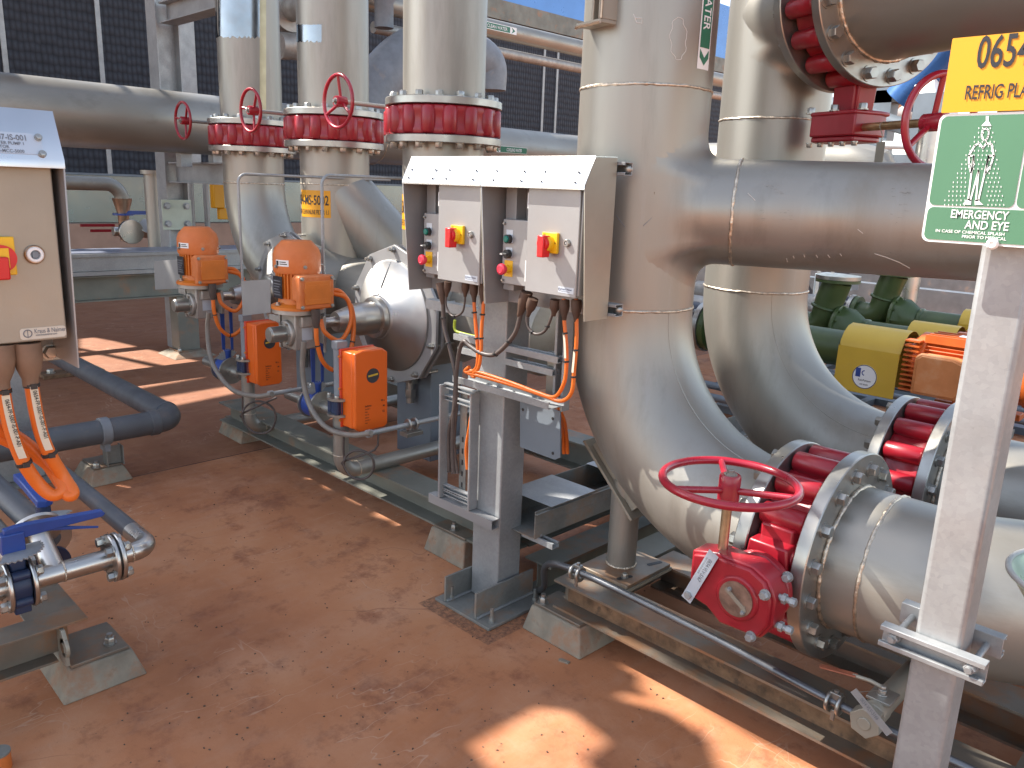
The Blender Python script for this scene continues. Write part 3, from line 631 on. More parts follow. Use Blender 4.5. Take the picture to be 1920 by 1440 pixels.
# drain ball valve with hex cap and tag
dv = root('drain_valve', 'stainless drain ball valve with hexagonal cap and dusty red lever beside the post', 'valve', (-.63, 2.05, .33))
hc = onY(1620, 1357, 2.03)
b = MB(); b.hexa(hc, Y_, .075, .05, .3); b.cyl(hc, hc-Y_*.004, .018, n=24); b.build('cap', CREAM, dv, bevel=.002)
b = MB(); b.lathe([(.03, .05), (.034, .055), (.034, .10), (.031, .105), (.031, .55)], hc, Y_, 32); b.build('body', CREAM, dv)
b = MB(); b.box(hc+V((-.03, .075, .03)), hc+V((.035, .15, .038))); b.bolt(hc+V((0, .11, .038)), Z_, .02, .014); b.bolt(hc+V((0, .11, .052)), Z_, .016, .01)
b.build('stem_plate', MACH, dv, bevel=.001)
l0, l1, l2 = hc+V((.0, .11, .06)), onY(1606, 1268, 2.13), onY(1540, 1250, 2.13)
b = MB(); dl = (l2-l1).normalized(); b.prism([(0, -.0115), ((l2-l1).length, -.0115), ((l2-l1).length+.006, 0), ((l2-l1).length, .0115), (0, .0115)], l1, dl, dl.cross(Z_).normalized(), Z_, .004); b.build('lever_grip', pm('faded_red_grip', (.34, .10, .05), .5, 0, .25, 20), dv, bevel=.0015)
b = MB(); b.tube([l1+dl*.01, l1-dl*.004, (l1+l0)/2+V((0, 0, .004)), l0], .0055, 8); b.build('lever_arm', CREAM, dv)
ta2, tb2 = onY(1603, 1298, 2.0), onY(1668, 1377, 2.0); dn2 = (tb2-ta2).normalized(); wd2 = dn2.cross(Y_).normalized(); wd2 = wd2 if wd2.x > 0 else -wd2
t2 = root('valve_tag', 'grey numbered tag 0654-VLV-5166 hanging over the hexagonal drain cap', 'tag', ta2)
b = MB(); b.prism([(-.011, -.006), (.011, -.006), (.011, (tb2-ta2).length), (-.011, (tb2-ta2).length)], ta2, wd2, dn2, Y_, .0012); b.build('plate', CABG, t2)
lettering(t2, INKG, [('0654-VLV-5166', .02, -.003, .0115, 'l', .6)], lambda u, v: ta2+dn2*u+wd2*v-Y_*.001)
b = MB(); b.tube([ta2, l0+V((0, -.02, .0))], .001, 5); b.build('wire', MACH, t2)
# ================= POST, SIGNS, BOWL ON THE RIGHT
po = root('sign_post', 'square galvanised post in the right foreground carrying the yellow and green signs', 'post', (-.36, 1.54, 0))
b = MB(); b.box((-.402, 1.50, 0), (-.322, 1.58, 1.71)); b.build('post_tube', GALV, po, bevel=.009, seg=4)
b = MB(); b.box((-.47, 1.44, 0), (-.25, 1.64, .012)); b.build('base_plate', GALVD, po)
for yy, s_ in ((1.50, -1), (1.58, 1)):
    y0 = yy+s_*.001; zc = .905 if s_ < 0 else .913
    b = MB(); b.chan((-.455, y0, zc), (-.275, y0, zc), (0, s_, 0), .042, .024, .003, .010); b.build('clamp_channel', GALV, po, bevel=.0012)
for x in (-.432, -.300): b = MB(); b.cyl((x, 1.47, .905), (x, 1.612, .913), .006, n=14); b.hexa((x, 1.487, .905), -Y_, .018, .010); b.cyl((x, 1.492, .905), (x, 1.488, .905), .012, n=16); b.build('clamp_bolt', GALV, po)
YS = 1.452
s0, s1, s2 = onY(1730, 452, YS), onY(1765, 212, YS), onY(1783, 73, YS)
xl, zb, zm, zt = -.481, s0.z, (onY(1760, 213, YS)).z, s2.z; xr = -.20
def rrect(x0, z0, x1, z1, r, k=5):
    P = []
    for cx, cz, a in ((x1-r, z0+r, -pi/2), (x1-r, z1-r, 0), (x0+r, z1-r, pi/2), (x0+r, z0+r, pi)):
        for i in range(k+1): P.append((cx+r*cos(a+pi/2*i/k), cz+r*sin(a+pi/2*i/k)))
    return P
def slab(name, mat, parent, P, Y, t=.002, base=None):
    b = MB(); b.prism(P, (0, Y, 0), X_, Z_, -Y_, t); return b.build(name, mat, parent, base)
sg = root('safety_sign', 'green emergency shower sign with a white standing figure, below the yellow sign', 'sign', (xl, YS, zb))
slab('backing', WHT, sg, rrect(xl, zb, xr, zm-.001, .012), YS+.002, .002)
W2 = xr-xl
hz = zb+.058
slab('panel', GRN, sg, rrect(xl+.004, hz+.0015, xl+.128, zm-.005, .009), YS-.0002, .0008)
slab('panel', GRN, sg, rrect(xl+.131, hz+.0015, xr-.004, zm-.005, .009), YS-.0002, .0008)
slab('panel', GRN, sg, rrect(xl+.004, zb+.004, xr-.004, hz-.0015, .009), YS-.0002, .0008)
sm = lambda u, v: V((xl+u, YS-.0018, zb+v))
lettering(sg, WHT, [('EMERGENCY', .040, .0405, .0135, 'l', .78), ('AND EYE', .064, .0245, .0135, 'l', .82), ('IN CASE OF CHEMICAL SPLASH', .021, .0165, .0048, 'l', 1.1), ('PRIOR TO MEDICAL', .062, .0095, .0048, 'l', 1.08)], sm)
# figure under a shower head
fy = YS-.0018
def line(b, P, r=.0014):
    for p, q in zip(P[:-1], P[1:]):
        p, q = V(p), V(q); d = (q-p); L = d.length
        if L < 1e-6: continue
        d /= L; nrm = V((-d.y, d.x)); pts = [p-d*r*.6+nrm*r, p-d*r*.6-nrm*r, q+d*r*.6-nrm*r, q+d*r*.6+nrm*r]
        b.add([sm(*t) for t in pts], [(1, 2, 3, 0)])
def px2(x, y):
    # zoomed sign photo coordinates -> sign plane
    p = onY(1740+x*.2917, 60+y*.2917, YS-.0018); return (p.x-xl, p.z-zb)
b = MB()
line(b, [px2(*q) for q in ((345, 650), (352, 627), (375, 620), (390, 632), (388, 665), (378, 690), (362, 697), (345, 680), (345, 650))], .0011)
line(b, [px2(*q) for q in ((290, 795), (262, 795), (300, 728), (330, 715), (352, 745), (375, 715), (408, 720), (422, 795), (388, 795))], .0013)
line(b, [px2(*q) for q in ((262, 795), (262, 850), (275, 905), (290, 850), (292, 795), (258, 1075))], .0012)
line(b, [px2(*q) for q in ((422, 795), (402, 860), (372, 905), (378, 850), (390, 795), (325, 1075))], .0012)
line(b, [px2(*q) for q in ((258, 1075), (272, 1082), (325, 890), (308, 1082), (322, 1082))], .0012)
for P in (((222, 1108), (240, 1085), (262, 1070), (278, 1080), (276, 1110)), ((300, 1112), (300, 1082), (325, 1072), (332, 1090), (355, 1110)), ((372, 540), (390, 540), (390, 572), (408, 604), (342, 604), (372, 572))):
    b.add([sm(*px2(*q)) for q in P], [tuple(range(len(P)))[::-1]])
for i, yy in enumerate(range(618, 1115, 29)):
    n_ = 3+i//1.35; wl, wr = 40+i*13.6, 34+i*4.4
    for j in range(int(n_)+1):
        x = 372-wl+(wl+wr)*j/n_+(6 if i % 2 else -6)
        if yy > 900 and 250 < x < 368: continue
        q = px2(x, yy); b.add([sm(q[0]-.0008, q[1]+.001), sm(q[0]+.0002, q[1]+.0014), sm(q[0]+.0009, q[1]-.0012), sm(q[0]-.0001, q[1]-.0014)], [(3, 2, 1, 0)])
b.build('pictogram', WHT, sg)
ys = root('equipment_sign', 'yellow equipment sign reading 0654 and REFRIG PLANT on top of the green sign', 'sign', (xl, YS, zm))
slab('panel', YEL, ys, rrect(xl+.002, zm+.0005, xr, zt, .002), YS, .003)
lettering(ys, INK, [('0654-', .0415, .0655, .048, 'l', .56), ('REFRIG PLANT', .033, .0195, .0215, 'l', .58)], lambda u, v: V((xl+u, YS-.0042, zm+v)))
b = MB()
for x, z in ((-.348, zm+.008), (-.372, zb+.003)):
    b.lathe([(.009, 0), (.009, .003), (.0065, .006), (.004, .0065), (.0035, .004)], (x, YS-.003, z), -Y_, 20)
b.build('rivet', WHT, sg)
b = MB(); b.box((-.40, 1.456, zb+.03), (-.325, 1.50, zt-.03)); b.build('spacer', GALV, po)
bw = root('eyewash_bowl', 'pale green eyewash bowl rim at the right edge of the picture', 'bowl', (-.13, 1.30, 1.02))
bc = V((-.125, 1.36, 1.175))
b = MB(); b.lathe([(.001, -.075), (.05, -.07), (.09, -.04), (.118, .0), (.125, .003), (.128, -.002), (.122, -.004), (.094, -.046), (.052, -.076), (.001, -.081)], bc, Z_, 64); b.build('bowl', BOWL, bw)
b = MB(); b.torus(bc+Z_*.001, Z_, .124, .0045, 64, 10); b.build('rim', GALV, bw)
b = MB(); b.tube(fillet([bc-Z_*.07, bc-Z_*.16, V((.05, 1.42, bc.z-.16)), V((.05, 1.42, .1))], .03), .016, 16); b.build('drain_tube', GALV, bw)

# ================= CENTRE STAND WITH TWO ISOLATOR CABINETS
XR = -1.615; YL, ZL = 1.92, 1.717; YT, ZTp = 1.965, 1.804; YB, ZB = 2.072, 1.297; YBf = 1.955
xL0 = onY(754, 342, YL).x; xD = onY(901, 345, YL).x
sd = root('galvanised_stand', 'galvanised box column on a stiffened base plate holding the two grey cabinets', 'stand', (-2.2, 2.155, 0))
b = MB(); b.box((-2.30, 2.13, .014), (-2.14, 2.26, 1.76)); b.build('column', GALV, sd, bevel=.006, seg=3)
b = MB(); b.box((-2.365, 1.985, .001), (-2.035, 2.335, .013)); b.build('base_plate', GALVD, sd, bevel=.0015)
for x in (-2.318, -2.131):
    b = MB(); b.prism([(1.995, .0135), (2.325, .0135), (2.325, .125), (1.995, .125)], (x, 0, 0), Y_, Z_, X_, .010); b.build('stiffener', GALVD, sd, bevel=.001)
    b = MB(); b.tube([(x+.013, 2.0+.32*i/26, .0155+random.uniform(0, .003)) for i in range(27)], .006, 6); b.build('weld_bead', GALV, sd)
for x, y in ((-2.085, 2.03), (-2.085, 2.28), (-2.33, 2.03)): b = MB(); b.bolt((x+.02, y, .013), Z_, .02, .014); b.cyl((x+.02, y, .013), (x+.02, y, .07), .0075, n=12); b.build('anchor_bolt', GALVD, sd)
# strut channels
for z, x0, x1, y in ((ZTp-.032, xL0-.02, XR+.028, YB+.003), (ZB+.028, xL0+.02, XR+.028, YB+.003)):
    b = MB(); b.chan((x0, y+.041, z), (x1, y+.041, z), -Y_, .041, .041, .003, .010); b.build('strut_channel', GALV, sd, bevel=.001)
    b = MB(); b.lathe([(.008, -.0), (.014, .004), (.008, .008), (.014, .012), (.008, .016), (.014, .02), (.008, .024)], (x1-.012, y+.02, z), Y_, 16); b.build('channel_spring', MACH, sd)
# rail at the foot of the cable ladder
ra, rb_ = onY(804, 896, 2.085), onY(939, 944, 2.085)
b = MB()
for z0 in (0,):
    P = [(-.02, -.02), (.02, -.02), (.02, .02), (-.02, .02)]; Q = [(-.017, -.017), (.017, -.017), (.017, .017), (-.017, .017)]
    c0, c1 = V((ra.x, 2.105, .385)), V((-2.14, 2.105, .385))
    vs = [c0+Y_*p[0]+Z_*p[1] for p in P]+[c1+Y_*p[0]+Z_*p[1] for p in P]+[c1+Y_*p[0]+Z_*p[1] for p in Q]+[c0+Y_*p[0]+Z_*p[1] for p in Q]
    fs = []
    for k in range(3): fs += [(4*k+i, 4*k+(i+1) % 4, 4*(k+1)+(i+1) % 4, 4*(k+1)+i) for i in range(4)]
    fs += [(12+i, 12+(i+1) % 4, (i+1) % 4, i) for i in range(4)]
    b.add(vs, fs)
b.build('tube_rail', CABG, sd)
def hollow(parent, name, mat, c0, c1, u, v, a, bb, t=.003):
    # rectangular hollow bar with open ends
    c0, c1, u, v = V(c0), V(c1), V(u), V(v); m_ = MB()
    P = [(-a, -bb), (a, -bb), (a, bb), (-a, bb)]; Q = [(x-math.copysign(t, x), y-math.copysign(t, y)) for x, y in P]
    vs = [c0+u*p[0]+v*p[1] for p in P]+[c1+u*p[0]+v*p[1] for p in P]+[c1+u*p[0]+v*p[1] for p in Q]+[c0+u*p[0]+v*p[1] for p in Q]; fs = []
    for k in range(3): fs += [(4*k+i, 4*k+(i+1) % 4, 4*(k+1)+(i+1) % 4, 4*(k+1)+i) for i in range(4)]
    fs += [(12+i, 12+(i+1) % 4, (i+1) % 4, i) for i in range(4)]
    m_.add(vs, fs); return m_.build(name, mat, parent, bevel=.001)
# cable ladder beside the column
lx0, lx1 = onY(831, 800, 2.10).x, onY(888, 800, 2.10).x
zl0, zl1 = onY(833, 880, 2.10).z, onY(833, 720, 2.10).z
la = root('cable_ladder', 'upright cable ladder left of the galvanised column, holding dark and orange cables', 'cable ladder', (lx0, 2.11, .41))
for x in (lx0, lx1):
    b = MB(); b.box((x-.005, 2.085, .408), (x+.005, 2.125, zl1)); b.cyl((x, 2.083, .408), (x, 2.083, zl1), .0055, n=10); b.build('side_rail', GALV, la, bevel=.001)
for z in (.43, .455, zl1-.005, zl1-.055):
    b = MB(); b.chan((lx0, 2.12, z), (lx1, 2.12, z), -Y_, .022, .02, .002, .005); b.build('rung', GALV, la)
b = MB(); b.box(((lx0+lx1)/2-.02, 2.128, .42), ((lx0+lx1)/2+.02, 2.131, zl1-.02))
o = b.build('back_strip', GALVD, la)
b = MB(); [b.box(((lx0+lx1)/2-.004, 2.1262, z), ((lx0+lx1)/2+.004, 2.1278, z+.022)) for z in (.47, .52, .57, .62, .67)]; b.build('slot', BLK, o)
# open frame right of the column for the cable loops
fr = root('cable_rack', 'galvanised channel frame with horizontal bars under the right hand cabinet', 'cable frame', (-1.95, 2.15, .7))
xv = onY(1055, 680, 2.17).x
b = MB(); zf0, zf1 = onY(1052, 768, 2.17).z, onY(1052, 590, 2.17).z
b.chan((xv, 2.19, zf0), (xv, 2.19, 1.31), -Y_, .05, .04, .003, .01); b.build('upright', GALV, fr)
hollow(fr, 'upright', STEEL, (xv-.06, 2.185, zf0+.02), (xv-.06, 2.185, onY(1030, 660, 2.17).z), X_, Y_, .02, .012)
for (xa, ya), (xb, yb), mt in (((850, 636), (1046, 664), GALV), ((858, 661), (1036, 692), GALV), ((850, 592), (845, 592), None)):
    if mt is None: continue
    p, q = onY(xa, ya, 2.13), onY(xb, yb, 2.13); b = MB(); b.chan((p.x, 2.15, p.z), (q.x, 2.15, p.z), Z_, .041, .024, .003, .01); b.build('crossbar', mt, fr)
hollow(fr, 'box_bar', GALV, (onY(805, 565, 2.33).x, 2.33, onY(890, 585, 2.33).z), (onY(948, 590, 2.33).x, 2.33, onY(890, 585, 2.33).z), Y_, Z_, .022, .022)
p, q = onY(860, 702, 2.06), onY(1040, 760, 2.06)
b = MB(); zt_ = onY(950, 740, 2.06).z; b.chan((p.x, 2.07, zt_), (q.x, 2.07, zt_), Z_, .085, .026, .002, .008); b.build('cable_tray', GALV, fr, bevel=.001)
b = MB(); g0 = [onY(*q_, 2.17) for q_ in ((975, 748), (1050, 772), (1050, 858), (1040, 862), (975, 838))]
b.prism([(q_.x, q_.z) for q_ in g0], (0, 2.17, 0), X_, Z_, Y_, .006); o = b.build('gusset_plate', GREYST, fr)
b = MB(); [b.cyl((onY(x, y, 2.168).x, 2.1695, onY(x, y, 2.168).z), (onY(x, y, 2.168).x, 2.1685, onY(x, y, 2.168).z), .006, n=14) for x, y in ((980, 768), (1036, 785), (1036, 850))]; b.build('bolt_hole', BLK, o)
b = MB(); b.tube(smoothpath(pY(2.2, [(853, 600), (853, 617), (866, 625), (930, 640)])), .006, 10); b.build('earth_cable', EARTHC, fr)

def cabinet(label, x0, x1, door, stn, knob, plate, lock, grp, tags, stickers):
    cb = root('isolator_cabinet', label, 'cabinet', ((x0+x1)/2, YB, ZB), group=grp)
    t = .003
    b = MB(); b.prism([(YL, ZL), (YT, ZTp), (YB, ZTp+.004), (YB, ZTp+.001), (YT+.001, ZTp-.003), (YL+.003, ZL-.001), (YL+.003, ZL-.014), (YL, ZL-.014)], (x0, 0, 0), Y_, Z_, X_, x1-x0); b.build('sloping_hood', HOOD, cb)
    for x, nm in ((x0, 'side_panel'), (x1-t, 'side_panel')):
        b = MB(); b.prism([(YL+.001, ZL-.002), (YBf, ZB), (YB, ZB), (YB, ZTp), (YT, ZTp-.004)], (x, 0, 0), Y_, Z_, X_, t); b.build(nm, CREAM if x > x0 else CABG, cb)
    b = MB(); b.box((x0+t, YB-.003, ZB), (x1-t, YB, ZTp)); b.box((x0+t+.02, YB-.05, ZB+.05), (x0+.075, YB-.004, ZTp-.02)); b.build('back_plate', CABG, cb, bevel=.001)
    # enclosure with door
    YD = 1.942; d = [onY(*q, YD) for q in door]; dx0 = (d[0].x+d[3].x)/2; dx1 = (d[1].x+d[2].x)/2; dz1 = (d[0].z+d[1].z)/2+.03; dz0 = (d[2].z+d[3].z)/2
    b = MB(); b.box((dx0+.004, YD+.008, dz0+.006), (dx1+.012, YB-.004, dz1-.004)); en = b.build('enclosure', CABG, cb, bevel=.003)
    b = MB(); b.box((dx0, YD, dz0), (dx1+.006, YD+.0075, dz1)); dr = b.build('door', CABG, cb, bevel=.0025)
    b = MB(); b.box((dx0-.005, YD+.003, dz0+.03), (dx0-.001, YD+.016, dz0+.1)); b.box((dx0-.005, YD+.003, dz1-.10), (dx0-.001, YD+.016, dz1-.05)); b.build('hinge', WHT, dr)
    fm = lambda u, v: V((u, YD-.001, v))
    # rotary isolator
    pl_ = [onY(*q, YD-.008) for q in plate]; pc_ = V(((pl_[0].x+pl_[1].x)/2, YD, (pl_[0].z+pl_[1].z)/2)); hw = .0325
    b = MB(); b.box((pc_.x-hw, YD-.012, pc_.z-hw), (pc_.x+hw, YD-.0005, pc_.z+hw)); sp_ = b.build('switch_plate', YELK, dr, bevel=.0015)
    b = MB(); b.lathe([(.027, 0), (.026, .018), (.0235, .02)], (pc_.x-.004, YD-.012, pc_.z-.002), -Y_, 36); kb = b.build('knob', YELK, sp_)
    b = MB(); b.box((pc_.x-.017, YD-.052, pc_.z-.045), (pc_.x+.010, YD-.018, pc_.z+.024)); b.cyl((pc_.x-.004, YD-.013, pc_.z-.002), (pc_.x-.004, YD-.044, pc_.z-.002), .0225, n=30); b.build('knob_grip', REDK, sp_, bevel=.003)
    lettering(sp_, INK, [('OFF', pc_.x-.028, pc_.z+.022, .006, 'l', .9), ('ON', pc_.x+.017, pc_.z-.002, .006, 'l', .9)], lambda u, v: V((u, YD-.0130, v)))
    lk = onY(*lock, YD-.006)
    b = MB(); b.lathe([(.0125, 0), (.0125, .006), (.010, .010), (.007, .010), (.006, .004)], (lk.x, YD, lk.z), -Y_, 28); l_ = b.build('door_lock', MACH, dr)
    b = MB(); b.box((lk.x-.004, YD-.009, lk.z-.004), (lk.x+.004, YD-.0045, lk.z+.004)); b.build('lock_core', CABG, l_)
    lettering(dr, INKB, [('Kraus & Naimer', dx1-.055, dz0+.022, .0062, 'l', .8), ('www.krausnaimer.com', dx1-.055, dz0+.0165, .0028, 'l', 1.0)], fm)
    b = MB(); b.box((dx1-.068, YD-.0006, dz0+.012), (dx1-.002, YD-.0001, dz0+.032)); b.build('maker_label', TAGB, dr)
    b = MB(); b.torus((dx1-.062, YD-.001, dz0+.023), Y_, .004, .0006, 20, 6); b.build('maker_mark', INKB, dr)
    # push button station
    YS_ = 1.992; s_ = [onY(*q, YS_) for q in stn]; a_, c_ = s_
    b = MB(); b.box((a_.x, YS_, c_.z), (c_.x+.03, YB-.004, a_.z)); bx = b.build('button_station', CABG, cb, bevel=.003)
    cx = a_.x+.034; H_ = a_.z-c_.z
    b = MB(); b.box((cx-.016, YS_-.0012, a_.z-H_*.36), (cx+.016, YS_-.0001, a_.z-H_*.16)); b.box((cx-.016, YS_-.0012, a_.z-H_*.58), (cx+.016, YS_-.0001, a_.z-H_*.43)); b.build('button_legend', TAGB, bx)
    b = MB(); b.cyl((cx, YS_-.001, a_.z-H_*.30), (cx, YS_-.016, a_.z-H_*.30), .0155, n=30); b.build('button_collar', BLK, bx)
    b = MB(); b.lathe([(.012, 0), (.0115, .006), (.009, .008)], (cx, YS_-.0145, a_.z-H_*.30), -Y_, 28); b.build('start_button', TEAL, bx)
    b = MB(); b.cyl((cx, YS_-.001, a_.z-H_*.53), (cx, YS_-.017, a_.z-H_*.53), .0155, n=30); b.box((cx-.0155, YS_-.030, a_.z-H_*.53-.004), (cx+.0155, YS_-.016, a_.z-H_*.53+.004)); b.build('selector', BLK, bx, bevel=.001)
    b = MB(); b.box((cx-.0155, YS_-.0305, a_.z-H_*.53-.0012), (cx-.004, YS_-.0302, a_.z-H_*.53+.0012)); b.build('selector_mark', WHT, bx)
    b = MB(); b.box((cx-.02, YS_-.0014, a_.z-H_*.88), (cx+.02, YS_-.0001, a_.z-H_*.63)); b.cyl((cx, YS_-.001, a_.z-H_*.76), (cx, YS_-.022, a_.z-H_*.76), .014, n=28); b.build('stop_plate', YELK, bx)
    b = MB(); b.lathe([(.012, .018), (.017, .024), (.020, .034), (.0185, .040), (.011, .043), (.0105, .0425)], (cx, YS_, a_.z-H_*.76), -Y_, 36); b.build('stop_button', PINKR, bx)
    b = MB(); [b.bolt((a_.x+.008, YS_, z), -Y_, .008, .004) for z in (a_.z-.015, c_.z+.012)]; b.build('cover_screw', MACH, bx)
    # engraved plates on the hood slope
    sl_ = (V((0, YT, ZTp))-V((0, YL, ZL))).normalized(); nn_ = V((0, -sl_.z, sl_.y)); 
    for (u0, u1, txt) in tags:
        b = MB(); o_ = V((u0, YL, ZL))+sl_*.004; b.prism([(0, 0), (u1-u0, 0), (u1-u0, .042), (0, .042)], o_+nn_*.0002, X_, sl_, nn_, .001); pt = b.build('name_plate', TAGB, cb)
        lettering(pt, INKG, [(s, (u1-u0)/2, v, h, 'c', .8) for s, v, h in txt], (lambda o2: lambda u, v: o2+X_*u+sl_*v+nn_*.0016)(o_))
        b = MB(); [b.bolt(o_+X_*((u1-u0)*f)+sl_*g+nn_*.001, nn_, .005, .002) for f in (.04, .96) for g in (.004, .038)]; b.build('plate_screw', INKG, pt)
    return cb, (dx0, dx1, dz0)
T1 = [('0654-MS-5003-IS-001', .029, .0075), ('COOLING WATER INLINE FILTER 1.2', .0205, .0048), ('ISOLATOR', .0125, .0048), ('0654-MCC-5000', .005, .0048)]
T0 = [('0654-MS-5003-CS-001', .029, .0065), ('COOLING WATER INLINE FILTER', .0205, .0042), ('CONTROL STATION', .0125, .0042), ('0654-MCC-5000', .005, .0042)]
def xa(px, py_): return onY(px, py_, YL).x
cabL, dL = cabinet('left one of the two hooded cabinets on the galvanised stand, under the shorter hood', xL0, xD-.001,
    ((822, 350), (898, 352), (898, 534), (821, 525)), ((795, 399), (821, 516)), None, ((844, 421), (871, 459)), (881, 440), 'hooded isolator cabinets', [(xa(764, 340), xa(812, 341), T0), (xa(834, 342), xa(888, 343), T1)], 0)
cabR, dR = cabinet('right one of the two hooded cabinets on the galvanised stand, beside the big riser', xD+.001, XR,
    ((990, 350), (1086, 352), (1077, 559), (985, 546)), ((944, 410), (986, 538)), None, ((1015, 433), (1048, 478)), (1062, 456), 'hooded isolator cabinets', [(xa(922, 341), xa(978, 343), T0), (xa(1012, 343), xa(1080, 345), T1)], 0)

# cables out of the cabinets
YC = 2.005
def cable(label, path, r, mat, group=None, boots=(), ties=(), sleeves=(), Y=YC, k=6, cat='cable', name='cable'):
    P = [p if isinstance(p, V) else onY(p[0], p[1], p[2] if len(p) > 2 else Y) for p in path]
    o = root(name, label, cat, P[0], group=group); SP = smoothpath(P, k); b = MB(); b.tube(SP, r, 12); b.build('sheath', mat, o)
    for (p0, p1, r0, r1_) in boots:
        a, c = onY(p0[0], p0[1], Y), onY(p1[0], p1[1], Y); d_ = c-a
        b = MB(); b.tube([a, a+d_*.3, a+d_*.55, a+d_*.8, c, c+d_*.02], [r0*1.25, r0*1.28, r0*1.1, r1_*1.25, r1_, r1_*.9], 20); b.build('gland_boot', BOOT, o)
    for i in ties:
        q = SP[min(i, len(SP)-2)]; t_ = (SP[min(i+1, len(SP)-1)]-SP[max(i-1, 0)]).normalized(); b = MB(); b.ring(q-t_*.003, t_, r+.0022, r*.9, .006, 20, .0005)
        b.box(q+V((-.004, -r-.006, -.003)), q+V((.004, -r, .003))); b.build('cable_tie', BLK, o)
    for (i0, i1) in sleeves:
        Q = SP[i0:i1]; f0 = -Y_*(r+.0015); b = MB(); w_ = X_*.0045
        vs = [];
        for q in Q: vs += [q+f0-w_, q+f0+w_]
        b.add(vs, [(2*i, 2*i+1, 2*i+3, 2*i+2) for i in range(len(Q)-1)]); sl2 = b.build('cable_tag', pm('cream_cable_tag', (.62, .55, .42), .5) if 'CT' not in globals() else CT, o)
    return o
CT = pm('cream_cable_tag', (.62, .55, .42), .5)
cable('outer orange cable hanging nearest the riser under the right cabinet', [(1080, 560), (1081, 600), (1081, 640), (1077, 690), (1072, 735), (1052, 752), (1020, 742), (960, 722), (900, 705), (878, 700)], .0068, ORGC, 'orange cables under the cabinets', [((1081, 562), (1080, 603), .014, .0072)], (14, 20), ((14, 20),))
cable('inner orange cable hanging second from the riser under the right cabinet', [(1057, 560), (1058, 600), (1062, 650), (1062, 690), (1057, 720), (1040, 744), (1010, 737), (960, 718), (905, 700), (882, 695)], .0068, ORGC, 'orange cables under the cabinets', [((1058, 562), (1058, 600), .014, .0072)], (9, 16), ((9, 16),))
cable('right orange cable dropping from the left cabinet to the tray', [(905, 540), (906, 575), (903, 620), (902, 660), (897, 690), (885, 703), (890, 707)], .0068, ORGC, 'orange cables under the cabinets', [((907, 532), (905, 570), .013, .0070)], (8, 14))
cable('left orange cable dropping from the left cabinet to the tray', [(888, 535), (889, 570), (893, 620), (896, 660), (893, 690), (878, 698), (872, 695), (880, 688)], .0068, ORGC, 'orange cables under the cabinets', [((888, 530), (889, 566), .013, .0070)], (8, 14))
cable('dark looped spare cable under the left cabinet', [(838, 540), (836, 570), (845, 590), (857, 592), (868, 583), (872, 560), (872, 540)], .004, BROWNC, 'looped dark cables', [((840, 528), (837, 556), .012, .006), ((873, 530), (872, 556), .012, .006)], (16,))
cable('dark looped spare cable under the right cabinet', [(992, 565), (988, 590), (990, 612), (1003, 626), (1020, 622), (1030, 605), (1038, 580), (1040, 565)], .005, BROWNC, 'looped dark cables', [((1000, 560), (990, 592), .015, .007), ((1042, 562), (1038, 592), .015, .007)], (16, 28))
cable('thick dark cable swinging from the right cabinet across to the ladder', [(985, 555), (976, 590), (968, 620), (955, 640), (935, 660), (920, 666), (900, 661), (880, 648), (870, 640), (862, 655), (857, 690), (853, 740), (848, 830), (850, 885)], .0085, BROWNC, 'thick dark cables', [((988, 548), (974, 592), .017, .010)], (18, 26))
cable('thick dark cable falling from the left cabinet down the ladder', [(828, 535), (831, 570), (833, 610), (845, 660), (854, 705), (853, 760), (842, 810), (842, 885)], .0085, BROWNC, 'thick dark cables', [((826, 530), (831, 570), .014, .009)], (10, 16))
cable('pair of orange cables at the right rail of the ladder, outer one', [(884, 770, 2.09), (880, 800, 2.09), (874, 840, 2.09), (876, 880, 2.09)], .006, ORGC, 'orange cables on the ladder')
cable('pair of orange cables at the right rail of the ladder, inner one', [(887, 775, 2.10), (884, 810, 2.10), (880, 845, 2.10), (880, 882, 2.10)], .006, ORGC, 'orange cables on the ladder')
for i, nm in enumerate(('left', 'middle', 'right')):
    x = 842+i*5; cable('%s dark cable of the three inside the ladder' % nm, [(858+i*2, 715, 2.115), (851+i*3, 760, 2.115), (x, 830, 2.115), (x+6, 888, 2.115)], .006, BROWNC, 'dark cables in the ladder')
for i, nm in enumerate(('outer', 'inner')):
    cable('%s orange cable curving down into the floor trunking' % nm, [(1048, 765-i*3, 2.2), (1058-i*4, 790, 2.25), (1062-i*6, 815, 2.3), (1064-i*7, 850, 2.32)], .0075, ORGC, 'orange cables into the trunking')
# floor trunking behind the stand
tk = root('cable_trunking', 'galvanised floor trunking with loose lids running back behind the stand', 'cable tray', (-2.1, 2.3, .3))
zk0, zk1 = .34, .455
b = MB(); xk0, xk1 = -2.25, -2.01
b.box((xk1-.003, 2.20, zk0), (xk1, 4.6, zk1)); b.box((xk0, 2.2, zk0), (xk0+.003, 4.6, zk1)); b.box((xk0, 2.2, zk0-.003), (xk1, 4.6, zk0)); b.box((xk1, 2.2, zk1-.012), (xk1+.012, 4.6, zk1-.009)); b.box((xk1, 2.2, zk0+.05), (xk1+.002, 4.6, zk0+.056))
b.build('tray', GALVD, tk)
b = MB(); b.add([(xk0, 2.28, zk1+.004), (xk1+.012, 2.28, zk1+.004), (xk1+.012, 2.56, zk1+.006), (xk0, 2.56, zk1+.006)], [(0, 1, 2, 3)]); b.prism([(0, 0), (.26, 0), (.26, .9), (0, .9)], (xk0, 2.8, zk1+.003), X_, Y_, Z_, .002); b.build('lid', GALV, tk)
